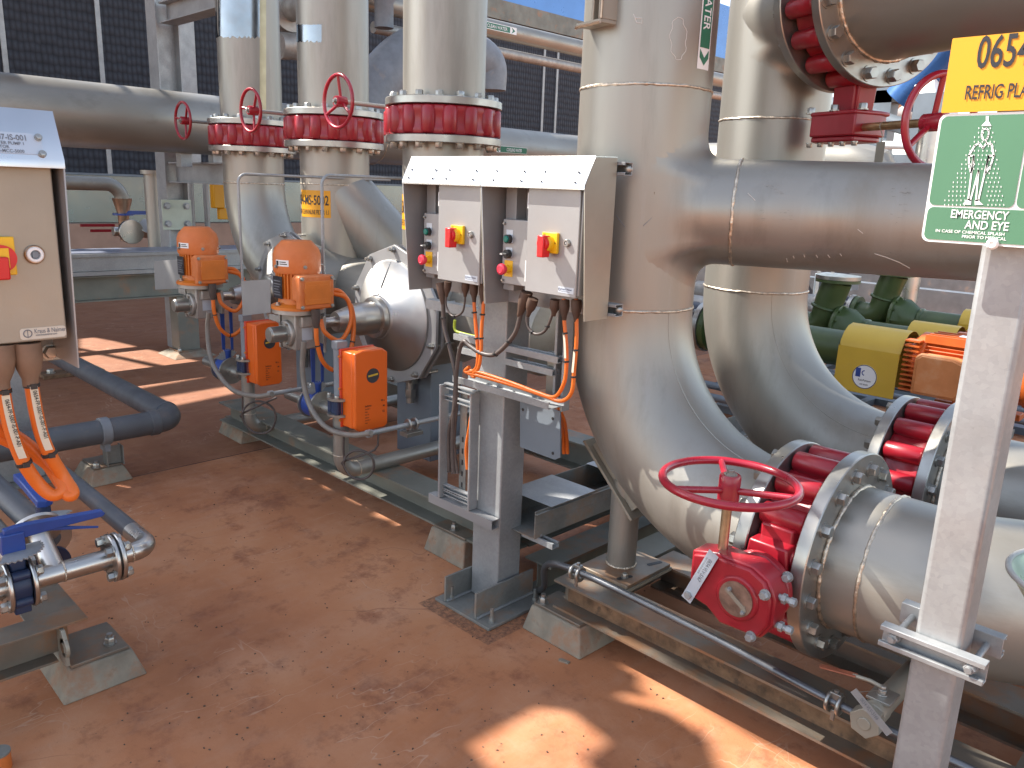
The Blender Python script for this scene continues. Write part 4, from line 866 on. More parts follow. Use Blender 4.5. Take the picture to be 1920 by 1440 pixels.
b = MB(); b.chan((-2.1, 2.24, .315), (-1.93, 2.24, .315), Z_, .041, .024, .003, .01); b.hexa((-2.02, 2.24, .338), Z_, .02, .012); b.build('bracket', GALV, tk)
# ================= LEFT FILTER SKID: RISERS A B C, HEADER, FILTERS, MOTORS
def riser_valve(nm, A, px, vy, wheel_px, vlabel, plabel, zend, top=5.2):
    zc = onY(px, vy, A.y-.2).z
    r = root('cooling_water_pipe', plabel, 'pipe', V((A.x, A.y, zc)))
    b = MB(); b.tube([A+Z_*(zc+.1), A+Z_*(zc+.8), A+Z_*top], RP, 72); b.build('riser', STEEL, r)
    b = MB(); b.tube([A+Z_*zend, A+Z_*(zc-.35), A+Z_*(zc-.1)], RP, 72, cap=False); b.build('lower_pipe', STEEL, r)
    flange(r, A+Z_*(zc+.078), Z_, .325, .2, .04, 16, .036, .024, 0); flange(r, A+Z_*(zc-.078), -Z_, .325, .2, .04, 16, .036, .024, 0)
    weld(r, A+Z_*(zc+.122), Z_, RP+.002, .006)
    v = valve(vlabel, A+Z_*zc, Z_, -X_, -Y_, 4, .043, .040)
    b = MB(); c = A+Z_*zc+V((-.37, -.02, 0)); b.box(c+V((-.06, -.085, -.07)), c+V((.07, .10, .075))); b.cyl(c+V((0, 0, -.085)), c+V((0, 0, .09)), .062, n=30); b.box(c+V((.05, -.05, -.05)), c+V((.14, .05, .05))); b.build('gearbox', RED, v, bevel=.012)
    hb = onX(wheel_px[0], wheel_px[1], c.x-.02); s0 = V((c.x-.02, c.y-.07, hb.z))
    b = MB(); b.cyl(s0, V((s0.x, hb.y+.02, hb.z)), .0125, n=16); b.build('stem', GEARG, v)
    handwheel(v, V((s0.x, hb.y, hb.z)), -Y_, wheel_px[2], .0105, 3, wheel_px[3], hub=.03, hl=.06, mat=REDH if nm == 'C' else RED)
    return r, zc
PA, PB, PC = V((-6.02, 3.15, 0)), V((-4.80, 3.10, 0)), V((-3.63, 3.06, 0))
ZH = .98
rA, zA = riser_valve('A', PA, 466, 252, (343, 226, .135, 1.9), 'leftmost red riser valve with dark red handwheel in front of the pale header pipe', 'leftmost of the three stainless risers behind the orange motors', 1.60)
b = MB(); b.tube(elbow_pts(PA+Z_*(ZH+.686), -Z_, X_, .686, 28), RP, 72, cap=False); b.build('elbow', STEEL, rA); weld(rA, PA+Z_*(ZH+.686), Z_, RP, .006)
rB, zB = riser_valve('B', PB, 629, 238, (470, 207, .135, 1.9), 'middle red riser valve with dark red handwheel in front of the leftmost riser', 'middle of the three stainless risers, with the yellow MS-5002 label', ZH)
rC, zC = riser_valve('C', PC, 829, 223, (634, 190, .14, 2.6), 'rightmost red riser valve above the cabinets with the largest bright red handwheel', 'rightmost of the three stainless risers, rising behind the left cabinet', ZH)
weld(rB, PB+Z_*(zB-.35), Z_, RP, .004)
b = MB(); b.tube([PB+V((.02, .02, 1.62)), PB+V((.44, .44, ZH))], RP*.98, 72); b.build('lateral', STEEL, rB)
dl_ = (V((.62, 0, ZH-1.62))).normalized()
def ylab(r, A, px, y0, y1, width, lines):
    e = surf(A, RP, px, (y0+y1)/2); a1 = atan2(e.y-A.y, e.x-A.x); z1, z0 = surf(A, RP, px, y0).z, surf(A, RP, px, y1).z
    b = MB(); patch(b, A, RP, a1-width/RP, a1, z0, z1, .0015, 12); mk = b.build('equipment_label', YEL, r); h = z1-z0
    lettering(mk, INK, [(s, -.012, h*v, h*t, 'r', sq) for s, v, t, sq in lines], lambda u, v: V((A.x+(RP+.003)*cos(a1+u/RP), A.y+(RP+.003)*sin(a1+u/RP), z0+v)))
ylab(rB, PB, 620, 358, 409, .26, [('0654-MS-5002', .47, .36, .62), ('COOLING WATER CLEAN INLINE FILTER 1.1', .12, .17, .5)])
ylab(rC, PC, 772, 365, 432, .24, [('0654-MS-5003', .47, .36, .62), ('COOLING WATER INLINE FILTER 1.2', .12, .17, .5)])
b = MB()
def blotch(A, R, pts, lift=.0008):
    c = surf(A, R+lift, sum(p[0] for p in pts)/len(pts), sum(p[1] for p in pts)/len(pts)); P = []
    for (x0_, y0_), (x1_, y1_) in zip(pts, pts[1:]+pts[:1]):
        for k in range(6): f = k/6; P.append(surf(A, R+lift, x0_+(x1_-x0_)*f+random.uniform(-.8, .8), y0_+(y1_-y0_)*f+random.uniform(-.8, .8)))
    return P
def strip(b, A, R, x0_, x1_, y0_, y1_, jag=2., n=24, lift=.0008):
    vs = []
    for i in range(n+1):
        x = x0_+(x1_-x0_)*i/n; vs += [surf(A, R+lift, x, y0_+random.uniform(-jag, jag)*.3), surf(A, R+lift, x, y1_+random.uniform(-jag, jag))]
    b.add(vs, [(2*i, 2*i+1, 2*i+3, 2*i+2) for i in range(n)])
BUFF = pm('buffed_steel', (.27, .29, .32), .2, 1, .12, 6, .03, 60, .06)
strip(b, PA, RP, 404, 487, -60, 70, 3); b.build('buffed_patch', BUFF, rA)
b = MB(); strip(b, PA, RP, 487, 499, -30, 210, 1.5); b.build('stain_streak', pm('yellow_stain', (.42, .38, .25), .4, .6, .15, 8), rA)
b = MB(); strip(b, PB, RP, 556, 603, 46, 78, 3); b.build('buffed_patch', BUFF, rB)
hd = root('filter_header', 'horizontal stainless header joining the three risers behind the orange motors', 'pipe', V((-5.3, 3.12, ZH)))
b = MB(); b.tube([(-5.334, 3.13, ZH), (-4, 3.09, ZH), (-2.75, 3.05, ZH)], RP, 72); b.lathe([(RP, 0), (RP*.9, .06), (RP*.6, .1), (.001, .115)], (-2.75, 3.05, ZH), X_, 48); b.build('shell', STEELX, hd)
def inline_filter(label, X, Yd=2.70):
    f = root('inline_filter', label, 'filter', (X, Yd, ZH), group='inline filters with conical covers')
    b = MB(); b.lathe([(.325, .03), (.325, .46)], (X, Yd, ZH), Y_, 72); b.build('vessel', STEELX, f)
    b = MB(); n = 10; b.prism([(.395*cos(2*pi*i/n+.3), .395*sin(2*pi*i/n+.3)) for i in range(n)], (X, Yd+.012, ZH), X_, Z_, Y_, .018); b.prism([(.395*cos(2*pi*i/n+.3), .395*sin(2*pi*i/n+.3)) for i in range(n)], (X, Yd+.055, ZH), X_, Z_, Y_, .018); b.build('flange_plate', CABG, f, bevel=.002)
    b = MB(); b.lathe([(.11, -.105), (.122, -.10), (.130, -.085), (.300, -.008), (.312, .0), (.314, .012)], (X, Yd, ZH), Y_, 96); c = b.build('conical_cover', DISC, f)
    b = MB(); b.tube([(X, Yd-.094, ZH+.125), (X, Yd-.006, ZH+.303)], .0035, 8); b.torus((X, Yd-.094, ZH), Y_, .112, .006, 64, 8); b.build('weld_bead', POLISH, c)
    b = MB(); b.lathe([(.001, -.37), (.052, -.37), (.054, -.365), (.088, -.235), (.0895, -.232), (.0895, -.105), (.095, -.100)], (X, Yd, ZH), Y_, 64); b.lathe([(.095, -.135), (.113, -.13), (.117, -.115), (.117, -.09)], (X, Yd, ZH), Y_, 64); b.cyl((X, Yd-.57, ZH), (X, Yd-.35, ZH), .027, n=32); b.build('shaft_housing', POLISH, f)
    b = MB(); n = 10
    for i in range(n):
        a = 2*pi*i/n+.3; p = V((X+.368*cos(a), Yd, ZH+.368*sin(a))); b.cyl(p-Y_*.028, p+Y_*.16, .009, n=12); b.hexa(p+Y_*.011, -Y_, .030, .018); b.lathe([(.010, -.006), (.0095, -.016), (.006, -.023), (.001, -.025)], p+Y_*.0, Y_, 14)
    b.build('stud', MACH, f)
    b = MB(); b.cyl((X+.02, Yd+.12, ZH-.32), (X+.02, Yd+.12, ZH-.52), .024, n=20); b.box((X-.02, Yd+.1, ZH-.40), (X+.06, Yd+.14, ZH-.36)); b.cyl((X-.10, Yd+.12, ZH-.37), (X+.02, Yd+.12, ZH-.37), .012, n=14); b.hexa((X+.02, Yd+.12, ZH-.44), -Z_, .055, .05); b.build('drain_cock', MACH, f)
    return f
fC = inline_filter('stainless inline filter whose cone shaped cover faces the aisle beside the left cabinet', -3.63)
fB = inline_filter('stainless inline filter mostly hidden behind the nearer orange gear motor', -4.80)
# gear motor, built around its gearbox centre
def gear_motor(label):
    g = root('gear_motor', label, 'motor', (0, 0, 0), group='orange geared motors on the filters')
    L_ = dict(local=True)
    b = MB(); b.box((-.06, -.055, -.085), (.06, .06, .085)); b.cyl((0, -.05, -.01), (0, -.075, -.01), .062, n=36); b.cyl((0, .05, -.01), (0, .08, -.01), .055, n=36); b.box((-.08, -.03, .02), (.08, .03, .075)); gbx = b.build('gearbox', GEARG, g, bevel=.007, **L_)
    b = MB(); b.cyl((0, -.15, -.01), (0, -.07, -.01), .036, n=32); b.cyl((0, -.155, -.01), (0, -.149, -.01), .032, n=32); b.build('shaft_boss', MACH, gbx, bevel=.002, **L_)
    b = MB(); bolts_on(b, (0, -.0755, -.01), -Y_, .05, 6, .010, .006); b.build('bolt', MACH, gbx, **L_)
    b = MB(); b.box((.0605, -.02, -.04), (.0612, .035, .02)); b.build('rating_plate', TAGB, gbx, **L_)
    b = MB(); b.cyl((0, 0, .085), (0, 0, .103), .118, n=48); b.build('adapter_flange', GEARG, g, **L_)
    b = MB(); b.lathe([(.122, .104), (.122, .117), (.112, .122), (.090, .130), (.086, .16)], (0, 0, 0), Z_, 48)
    n = 36; P = []
    for i in range(n):
        for f, rr in ((0, .087), (.18, .098), (.5, .098), (.68, .087)): a = 2*pi*(i+f)/n; P.append((rr*cos(a), rr*sin(a)))
    b.prism(P, (0, 0, .155), X_, Y_, Z_, .125); b.build('motor_body', ORG, g, bevel=0, **L_)
    b = MB(); b.lathe([(.1, .275), (.103, .268), (.107, .28), (.107, .350), (.098, .378), (.070, .408), (.066, .412), (.001, .413)], (0, 0, 0), Z_, 48); cw = b.build('fan_cowl', ORGD, g, **L_)
    b = MB(); bolts_on(b, (0, 0, .107), Z_, .1, 4, .016, .008, .6) if False else None
    for a in (-.2, -1.5, 1.2, 2.8): b.bolt((.107*cos(a), .107*sin(a), .300), (cos(a), sin(a), 0), .012, .006); b.bolt((.106*cos(a), .106*sin(a), .124), Z_, .018, .010)
    b.build('bolt', MACH, cw, **L_)
    b = MB(); patch(b, V((0, 0, 0)), .107, radians(-88), radians(-50), .302, .33, .0008, 8); st_ = b.build('sticker', WHT, cw, **L_)
    b = MB(); patch(b, V((0, 0, 0)), .107, radians(-86), radians(-78), .306, .326, .0016, 3); patch(b, V((0, 0, 0)), .107, radians(-75), radians(-54), .310, .314, .0016, 3); patch(b, V((0, 0, 0)), .107, radians(-75), radians(-57), .319, .323, .0016, 3); b.build('sticker_print', INK, st_, **L_)
    b = MB(); b.box((-.038, -.1035, .155), (.038, -.0985, .255)); np_ = b.build('nameplate', pm('dark_nameplate', (.022, .022, .03), .3, .2) if 'NPM' not in globals() else NPM, g, bevel=.001, **L_)
    b = MB(); [b.box((-.03, -.1042, z), (.02+.01*sin(z*900), -.1036, z+.004)) for z in (.17, .182, .194, .206, .218, .232)]; b.build('nameplate_print', INKG, np_, **L_)
    b = MB(); b.prism([(-.082, .15), (.082, .15), (.082, .255), (.066, .268), (-.066, .268), (-.082, .255)], (.085, 0, 0), Y_, Z_, X_, .055)
    b.prism([(-.088, .118), (.088, .118), (.088, .268), (-.088, .268)], (.128, 0, 0), Y_, Z_, X_, .040); tb = b.build('terminal_box', ORGD, g, bevel=.008, **L_)
    b = MB(); b.prism([(-.066, .14), (.066, .14), (.066, .245), (-.066, .245)], (.168, 0, 0), Y_, Z_, X_, .006); lid = b.build('lid', ORG, tb, bevel=.003, **L_)
    b = MB(); [b.bolt((.168, y, z), X_, .012, .006) for y in (-.076, .076) for z in (.13, .256)]; b.build('lid_screw', MACH, lid, **L_)
    vs, fs, wd = glyphs('WEG'); k = .042/.72
    b = MB(); b.add([(.1758, (x-wd/2)*k*1.15, .172+y*k) for x, y, _ in vs], fs); b.box((.174, -.05, .160), (.1752, .05, .164)); b.box((.174, -.05, .224), (.1752, .05, .228)); b.build('lettering', ORG, lid, **L_)
    b = MB(); b.tube([(.15, .0, .118), (.15, 0, .085), (.15, 0, .055), (.15, 0, .035), (.15, 0, .03)], [.02, .021, .018, .012, .0105], 20); b.build('gland_boot', BROWNC, tb, **L_)
    b = MB(); cp = smoothpath([(.15, 0, .04), (.15, .004, -.04), (.155, .03, -.13), (.16, .09, -.175), (.16, .16, -.13), (.15, .20, -.02), (.14, .20, .10), (.13, .15, .18), (.125, .095, .195)], 7); b.tube(cp, .0105, 12); ca_ = b.build('power_cable', ORGC, g, **L_)
    b = MB(); cp2 = smoothpath([(.13, .10, .18), (.145, .17, .15), (.155, .185, .05), (.15, .13, -.04), (.13, .06, .0), (.11, .05, .06)], 7); b.tube(cp2, .0105, 12); b.build('power_cable', ORGC, g, **L_)
    b = MB()
    for i in (8, 20, 33, 44):
        q = cp[i]; t_ = (cp[i+1]-cp[i-1]).normalized(); b.ring(q-t_*.003, t_, .0128, .0095, .006, 18, .0005)
    b.build('cable_tie', BLK, ca_, **L_)
    # thin torque shield left of the gearbox and its bracket
    b = MB(); b.box((-.088, -.055, -.09), (-.076, .10, .08)); b.box((-.12, .07, -.06), (.10, .085, .07)); b.build('torque_bracket', GEARG, g, bevel=.002, **L_)
    return g
NPM = pm('dark_nameplate', (.022, .022, .03), .3, .2)
gm2 = gear_motor('nearer orange geared motor with looped cable, in front of the conical filter cover')
gp = onY(553, 607, 2.14); gm2.location = (-3.64, 2.12, ZH-.025); gm2.scale = (1.1, 1.1, 1.1)
WM[gm2] = MX.Translation(gm2.location)
gm1 = copy_tree(gm2, (-4.80, 2.13, ZH-.025), 0, 'farther orange geared motor, in front of the leftmost riser')
for q, lab in ((((452, 527), (507, 524), (507, 586), (455, 592)), 'thin steel guard plate left of the nearer orange motor'), (((288, 489), (335, 487), (338, 541), (291, 543)), 'thin steel guard plate left of the farther orange motor')):
    Yg = 2.16 if q[0][0] > 400 else 2.16; P = [onY(x, y, Yg) for x, y in q]
    o = root('guard_plate', lab, 'plate', P[0], group='thin guard plates beside the motors'); b = MB(); b.prism([(p.x, p.z) for p in P], (0, Yg, 0), X_, Z_, Y_, .003); b.build('plate', CABG, o)
    b = MB(); b.box((P[1].x-.04, Yg+.003, min(p.z for p in P)+.02), (P[1].x+.16, Yg+.02, min(p.z for p in P)+.05)); b.build('arm', GEARG, o)
# actuated drain valves
def actuator(label, Xf, px, yy, pxl, yoke_px, pipe_px, pipe_y, cable_lab):
    y0, y1 = onX(px[0], (yy[0]+yy[1])/2, Xf).y, onX(px[1], (yy[0]+yy[1])/2, Xf).y; z1, z0 = onX((px[0]+px[1])/2, yy[0]+6, Xf).z, onX((px[0]+px[1])/2, yy[1], Xf).z
    dX = .115; a = root('actuated_drain_valve', label, 'valve', (Xf-dX/2, (y0+y1)/2, z0), group='orange actuated drain valves')
    cz = z1-z0
    b = MB(); b.prism([(y0+.006, z0+.02), (y0+.03, z0), (y1-.02, z0), (y1, z0+.015), (y1, z1-.02), (y1-.03, z1), (y0+.05, z1), (y0+.006, z1-.012)], (Xf-.03, 0, 0), Y_, Z_, X_, .03)
    b.prism([(y0+.006, z0+.012), (y1-.004, z0+.012), (y1-.004, z1-.008), (y0+.006, z1-.012)], (Xf-dX, 0, 0), Y_, Z_, X_, dX-.028)
    hs = b.build('actuator_housing', ORGA, a, bevel=.006)
    b = MB(); b.box((Xf-dX-.012, y0-.002, z0+.004), (Xf-dX+.006, y1, z1-.004)); b.build('back_rim', pm('red_orange_rim', (.62, .05, .012), .36) if 'RIM' not in globals() else RIM, hs, bevel=.004)
    yc = (y0*.45+y1*.55); b = MB(); b.cyl((Xf-.001, yc, z0+cz*.68), (Xf+.002, yc, z0+cz*.68), .036, n=36); wn = b.build('position_window', pm('dark_window', (.05, .05, .055), .15), hs)
    b = MB(); b.prism([(-.028, -.005), (.028, .001), (.028, .010), (-.028, .004)], (Xf+.0026, yc, z0+cz*.68), Y_, Z_, X_, .0006); b.build('pointer', YELG, wn)
    it = []
    for k in range(7): it.append((('belimo', '24-240 V', 'IP66', 'Nm 90')[k % 4], y0+.06, z0+cz*(.30-.035*k), .010 if k == 0 else .006, 'l', 1))
    for k in range(3): it.append((('90 s', 'M', 'S2')[k], y1-.02, z0+cz*(.34-.07*k), .010, 'r', 1))
    lettering(hs, INK, it, lambda u, v: V((Xf+.0012, u, v)))
    b = MB(); [b.bolt((Xf-dX, y0-.002, z), -Y_, .010, .005) for z in (z0+.04, z0+cz*.5, z1-.04)]; b.build('cover_screw', ORG, hs)
    xp = Xf-.15; yp = y0+.02
    pb = onY(pipe_px, pipe_y, yp)
    b = MB(); b.cyl((xp, yp, z0+.15), (xp, yp, z1-.01), .030, n=32); b.box((xp-.025, yp-.03, z1-.01), (xp+.025, yp+.03, z1+.03)); b.box((xp-.01, yp, z0+.1), (xp+.01, yp+.06, z0+.14)); b.build('yoke', GREYP, a, bevel=.003)
    b = MB(); b.cyl((xp, yp, z0+.138), (xp, yp, z0+.15), .066, n=40); bolts_on(b, (xp, yp, z0+.15), Z_, .054, 4, .018, .012, .7); b.cyl((xp, yp, z0+.058), (xp, yp, z0+.07), .066, n=40); b.build('flange', MACH, a)
    b = MB(); b.cyl((xp, yp, z0+.071), (xp, yp, z0+.137), .045, n=36)
    for k in range(4): aa = .7+pi/2*k; b.cyl((xp+.05*cos(aa), yp+.05*sin(aa), z0+.072), (xp+.05*cos(aa), yp+.05*sin(aa), z0+.136), .014, n=14)
    b.build('valve_body', BLUED, a)
    # drain pipe below
    d = root('drain_pipe', cable_lab, 'pipe', (xp, yp, z0), group='stainless drain pipes under the actuators')
    zb = pb.z; b = MB(); P = fillet([V((xp, yp, z0+.056)), V((xp, yp, zb)), V((xp, yp+1.2, zb))], .085, 14); b.tube(P, .038, 36); b.build('pipe_shell', STEELX, d)
    weld(d, V((xp, yp, zb+.095)), Z_, .038, .003); weld(d, V((xp, yp+.095, zb)), Y_, .038, .003)
    return a, xp, yp, z0, z1
RIM = pm('red_orange_rim', (.62, .05, .012), .36)
aC, xC, yC, zC0, zC1 = actuator('nearer orange actuator box with dark round window, below the conical cover', -3.12, (664, 727), (650, 806), 640, 630, 650, 890, 'nearer stainless drain pipe bending under the skid below the orange actuator box')
aB, xB, yB, zB0, zB1 = actuator('farther orange actuator box, partly behind the nearer geared motor', -4.30, (479, 528), (598, 723), 445, 438, 480, 808, 'farther stainless drain pipe bending under the skid, left of the nearer one')
# blue lever isolation valves beside the actuators
def lever_valve(label, x, y, z0, z1):
    o = root('lever_valve', label, 'valve', (x, y, z0), group='blue lever valves under the motors')
    b = MB(); b.prism([(-.010, 0), (.010, 0), (.016, z1-z0), (-.016, z1-z0)], (x-.004, y-.02, z0+.06), Y_, Z_, X_, .008); b.prism([(-.008, 0), (.008, 0), (.012, z1-z0), (-.012, z1-z0)], (x, y+.035, z0+.05), Y_, Z_, X_, .008); b.build('lever', BLUE, o, bevel=.002)
    P = [(0, 0)]
    for i in range(11): a = pi*.25+pi*.6*i/10; P += [(.085*cos(a), .085*sin(a)), (.073*cos(a+.12), .073*sin(a+.12))]
    b = MB(); b.prism(P, (x+.012, y, z0-.02), Y_, Z_, X_, .004); b.build('notch_plate', GALV, o)
    b = MB(); b.cyl((x-.05, y, z0-.07), (x+.05, y, z0-.07), .075, n=36); b.cyl((x-.01, y, z0-.08), (x+.01, y, z0+.06), .022, n=18); b.build('valve_body', BLUE, o, bevel=.004)
    b = MB(); b.cyl((x-.065, y, z0-.07), (x-.051, y, z0-.07), .085, n=36); b.cyl((x+.051, y, z0-.07), (x+.065, y, z0-.07), .085, n=36); b.cyl((x-.3, y, z0-.07), (x+.2, y, z0-.07), .035, n=28); b.build('flange', MACH, o)
p = onY(594, 735, 2.3); lever_valve('blue lever valve between the two orange actuators', p.x, 2.3, p.z, onY(594, 645, 2.3).z)
p = onY(426, 672, 2.3); lever_valve('blue lever valve left of the farther orange actuator', p.x, 2.3, p.z, onY(426, 592, 2.3).z)
# grey flexible hoses, loops and small conduits
cable('grey flexible hose curving down from the farther gear motor', [(392, 585, 2.05), (389, 620, 2.05), (395, 670, 2.04), (412, 705, 2.04), (440, 733, 2.05), (480, 743, 2.06), (510, 739, 2.08)], .0135, HOSE, 'grey flexible hoses', cat='hose', name='flexible_hose')
cable('grey flexible hose curving down from the nearer gear motor', [(570, 640, 2.05), (567, 690, 2.05), (574, 740, 2.05), (592, 780, 2.05), (620, 806, 2.06), (660, 816, 2.08), (696, 812, 2.1)], .0135, HOSE, 'grey flexible hoses', cat='hose', name='flexible_hose')
for (pa_, pb_, Yh, lab) in (((696, 812), (830, 790), 2.12, 'small steel conduit with twin clamp right of the nearer actuator'), ((512, 738), (600, 724), 2.10, 'small steel conduit behind the nearer flexible hose')):
    p, q = onY(*pa_, Yh), onY(*pa_, Yh)+V((.0, .75, .0)); q.z = p.z+.0
    o = root('conduit', lab, 'conduit', p); b = MB(); b.tube([p, q], .0125, 14); b.hexa(p, -Y_, .034, .03); b.build('tube', GALV, o)
    b = MB()
    for k in (.22, .26): b.ring(p+Y_*k-Y_*.006, Y_, .03, .012, .012, 24); 
    b.box(p+V((-.03, .19, -.055)), p+V((.03, .29, -.035))); b.build('pipe_clamp', MACH, o, bevel=.001)
for (cx, cy, R_, Yl, lab, pts) in ((486, 783, 30, 2.1, 'thin dark sensor cable coiled below the farther actuator', [(455, 735), (455, 765), (457, 790)]), (673, 872, 32, 2.08, 'thin dark sensor cable coiled below the nearer actuator', [(645, 808), (644, 840), (646, 865)])):
    c_ = onY(cx, cy, Yl); e_ = onY(cx+R_, cy, Yl); r_ = (e_-c_).length*.5; o = root('coiled_cable', lab, 'cable', c_)
    b = MB(); P = [onY(x, y, Yl) for x, y in pts]
    u = (CR).copy(); u.z = 0; u.normalize()
    for k in range(41): a = pi-.2+2*pi*2*k/40*-1; P.append(c_+u*(r_*(1+.04*sin(k))*cos(a))+Z_*(r_*sin(a)*1.02)+u.cross(Z_)*(-.004*(k/20)))
    P += [c_+u*(r_*1.05)+Z_*r_*1.1, c_+u*(r_*1.3)+Z_*r_*2.2] if cx > 600 else [c_+u*r_*1.1+Z_*r_*1.3]
    b.tube(smoothpath(P, 3), .0055, 8); b.build('sheath', BROWNC, o)
# inverted U tubes above the motors
for lab, pts, Yt in (('thin bent steel tube nearer the cabinets, rising beside the nearer orange motor', ((608, 660), (603, 328), (760, 325)), 2.28), ('thin bent steel tube rising behind the farther orange motor', ((447, 560), (446, 326), (603, 324)), 2.30)):
    a_, c_ = onY(*pts[0], Yt), onY(*pts[1], Yt); e_ = V((c_.x, c_.y+1.1, c_.z))
    o = root('bent_tube', lab, 'tube', a_, group='thin bent tubes above the motors'); b = MB(); b.tube(fillet([V((c_.x, Yt, a_.z)), V((c_.x, Yt, c_.z)), e_], .05), .0085, 12); b.build('tube', GALV, o)
# skid beams and plinths
sk2 = root('filter_skid', 'long green-grey beam frame carrying the two inline filters', 'skid', (-4, 2.3, .12))
b = MB(); b.ibeam((-5.0, 2.385, .12), (-2.30, 2.385, .12), .17, .13, .010); b.build('front_beam', GREENP, sk2)
b = MB(); b.ibeam((-5.0, 3.5, .12), (-2.30, 3.5, .12), .17, .17, .010); b.build('rear_beam', GREENP, sk2)
b = MB(); b.ibeam((-2.37, 2.475, .12), (-2.37, 4.4, .12), .16, .17, .010); b.build('end_beam', GREENP, sk2)
for x in (-4.8, -3.63): b = MB(); b.box((x-.16, 2.86, .12), (x+.16, 3.1, .72)); b.build('saddle', GREYST, sk2, bevel=.004)
b = MB(); b.ibeam((-2.12, 2.35, .0), (-2.12, 4.4, .0), .15, .15, .009); tag(b.build('ground_beam', GREENP, base=(-2.12, 2.35, 0)), 'olive beam on the floor under the cable trunking behind the stand', 'beam')
pq = onZ(852, 1050); plinth((pq.x-.04, pq.y+.09, 0), .30, .26, .12, 'sloping concrete plinth under the skid corner left of the stand', bolt=(.0, -.06))
pq = onZ(440, 825); plinth((pq.x-.05, pq.y+.12, 0), .34, .26, .11, 'sloping concrete plinth under the skid below the farther actuator', bolt=(.05, -.05))

# ================= LEFT CABINET AND LOWER LEFT PIPEWORK
XLp, XTp, XBk = -1.807, -1.853, -1.995; YR = .54; zl, zt2, zb2 = 1.722, 1.817, 1.293; YLf = -.16
lc = root('isolator_cabinet', 'large isolator cabinet cut by the left edge, hooded and in shade', 'cabinet', (XBk, .2, zb2))
b = MB(); b.prism([(XLp, zl), (XTp, zt2), (XBk, zt2+.004), (XBk, zt2), (XTp, zt2-.004), (XLp-.004, zl-.001), (XLp-.004, zl-.016), (XLp, zl-.016)], (0, YLf, 0), X_, Z_, Y_, YR-YLf); b.build('sloping_hood', pm('hood_satin_steel', (.52, .54, .57), .3, .9, .06, 3, .02, 240), lc)
for y in (YR-.003, YLf):
    b = MB(); b.prism([(XLp-.001, zl-.003), (-1.835, zb2), (XBk, zb2), (XBk, zt2), (XTp, zt2-.005)], (0, y, 0), X_, Z_, Y_, .003); b.build('side_panel', CABG, lc)
b = MB(); b.box((XBk-.003, YLf, zb2+.0), (XBk, YR, zt2)); b.build('back_plate', GALVD, lc)
XDd = -1.838
dA, dB, dC = onX(93, 306, XDd), onX(129, 634, XDd), onX(0, 647, XDd)
ydr, zd0, zd1 = (dA.y+dB.y)/2, dB.z, dA.z-.004
b = MB(); b.box((XBk+.004, YLf+.03, zd0+.006), (XDd-.009, ydr-.004, zd1+.03)); en = b.build('enclosure', CREAM, lc, bevel=.004)
b = MB(); b.box((XDd-.008, YLf+.02, zd0), (XDd, ydr, zd1)); dr = b.build('door', CREAM, lc, bevel=.003)
pw = [onX(x, y, XDd+.01) for x, y in ((0, 444), (26, 444), (33, 515))]
b = MB(); b.box((XDd+.0005, pw[0].y-.05, pw[2].z), (XDd+.012, pw[2].y, pw[0].z)); spl = b.build('switch_plate', YELK, dr, bevel=.002)
kc = onX(1, 484, XDd+.012); b = MB(); b.cyl(kc, kc+X_*.012, .026, n=36); b.build('knob', REDK, spl)
b = MB(); b.box(kc+V((0, -.045, -.040)), kc+V((.028, .008, .004))); b.build('knob_grip', REDK, spl, bevel=.003)
b = MB(); b.box(kc+V((.0, -.02, -.018)), kc+V((.014, .012, .02))); b.build('knob_mark', YELK, spl)
lettering(spl, INK, [('ON', onX(17, 482, XDd+.0125).y, onX(17, 481, XDd+.0125).z, .006, 'l', .9)], lambda u, v: V((XDd+.0128, u, v)))
lk = onX(64, 477, XDd); b = MB(); b.lathe([(.019, 0), (.019, .004), (.017, .006), (.0165, .006), (.0165, .003)], lk, X_, 36); b.build('lock_washer', COPPER, dr)
b = MB(); b.lathe([(.0155, 0), (.0155, .009), (.0135, .011), (.0095, .011), (.0088, .003)], lk, X_, 36); l_ = b.build('door_lock', WHT, dr); b = MB(); b.cyl(lk, lk+X_*.006, .0087, n=24); b.box(lk+V((.003, -.005, -.005)), lk+V((.009, .005, .005))); b.build('lock_core', GREYST, l_)
e0, e1, e2 = onX(36, 616, XDd), onX(122, 605, XDd), onX(122, 632, XDd)
b = MB(); b.prism(rrect(e0.y, e2.z+.002, e1.y, e0.z-.001, .006), (XDd+.0003, 0, 0), Y_, Z_, X_, .0008); ml = b.build('maker_label', pm('cream_label', (.52, .48, .40), .4), dr); hh = e0.z-e2.z
lettering(ml, INKG, [('Kraus & Naimer', e0.y+.026, e2.z+hh*.52, .0095, 'l', .68), ('www.krausnaimer.com', e0.y+.028, e2.z+hh*.3, .005, 'l', .62)], lambda u, v: V((XDd+.0016, u, v)))
b = MB(); b.torus((XDd+.0018, e0.y+.014, e2.z+hh*.55), X_, .0075, .001, 24, 6); b.box((XDd+.0012, e0.y+.0134, e2.z+hh*.2), (XDd+.002, e0.y+.0146, e2.z+hh*.85)); b.build('maker_mark', INKG, ml)
sl3 = (V((XTp, 0, zt2))-V((XLp, 0, zl))).normalized(); n3 = V((sl3.z, 0, -sl3.x)); o3 = V((XLp, 0, zl))
def hs_(px, py_):
    # photo point on the slope plane -> (y, distance up the slope)
    v = ray(px, py_); t = (o3-EYE).dot(n3)/v.dot(n3); p = EYE+v*t; return p.y, (p-o3).dot(sl3)
yr_, v0_ = hs_(83, 291); _, v1_ = hs_(73, 252)
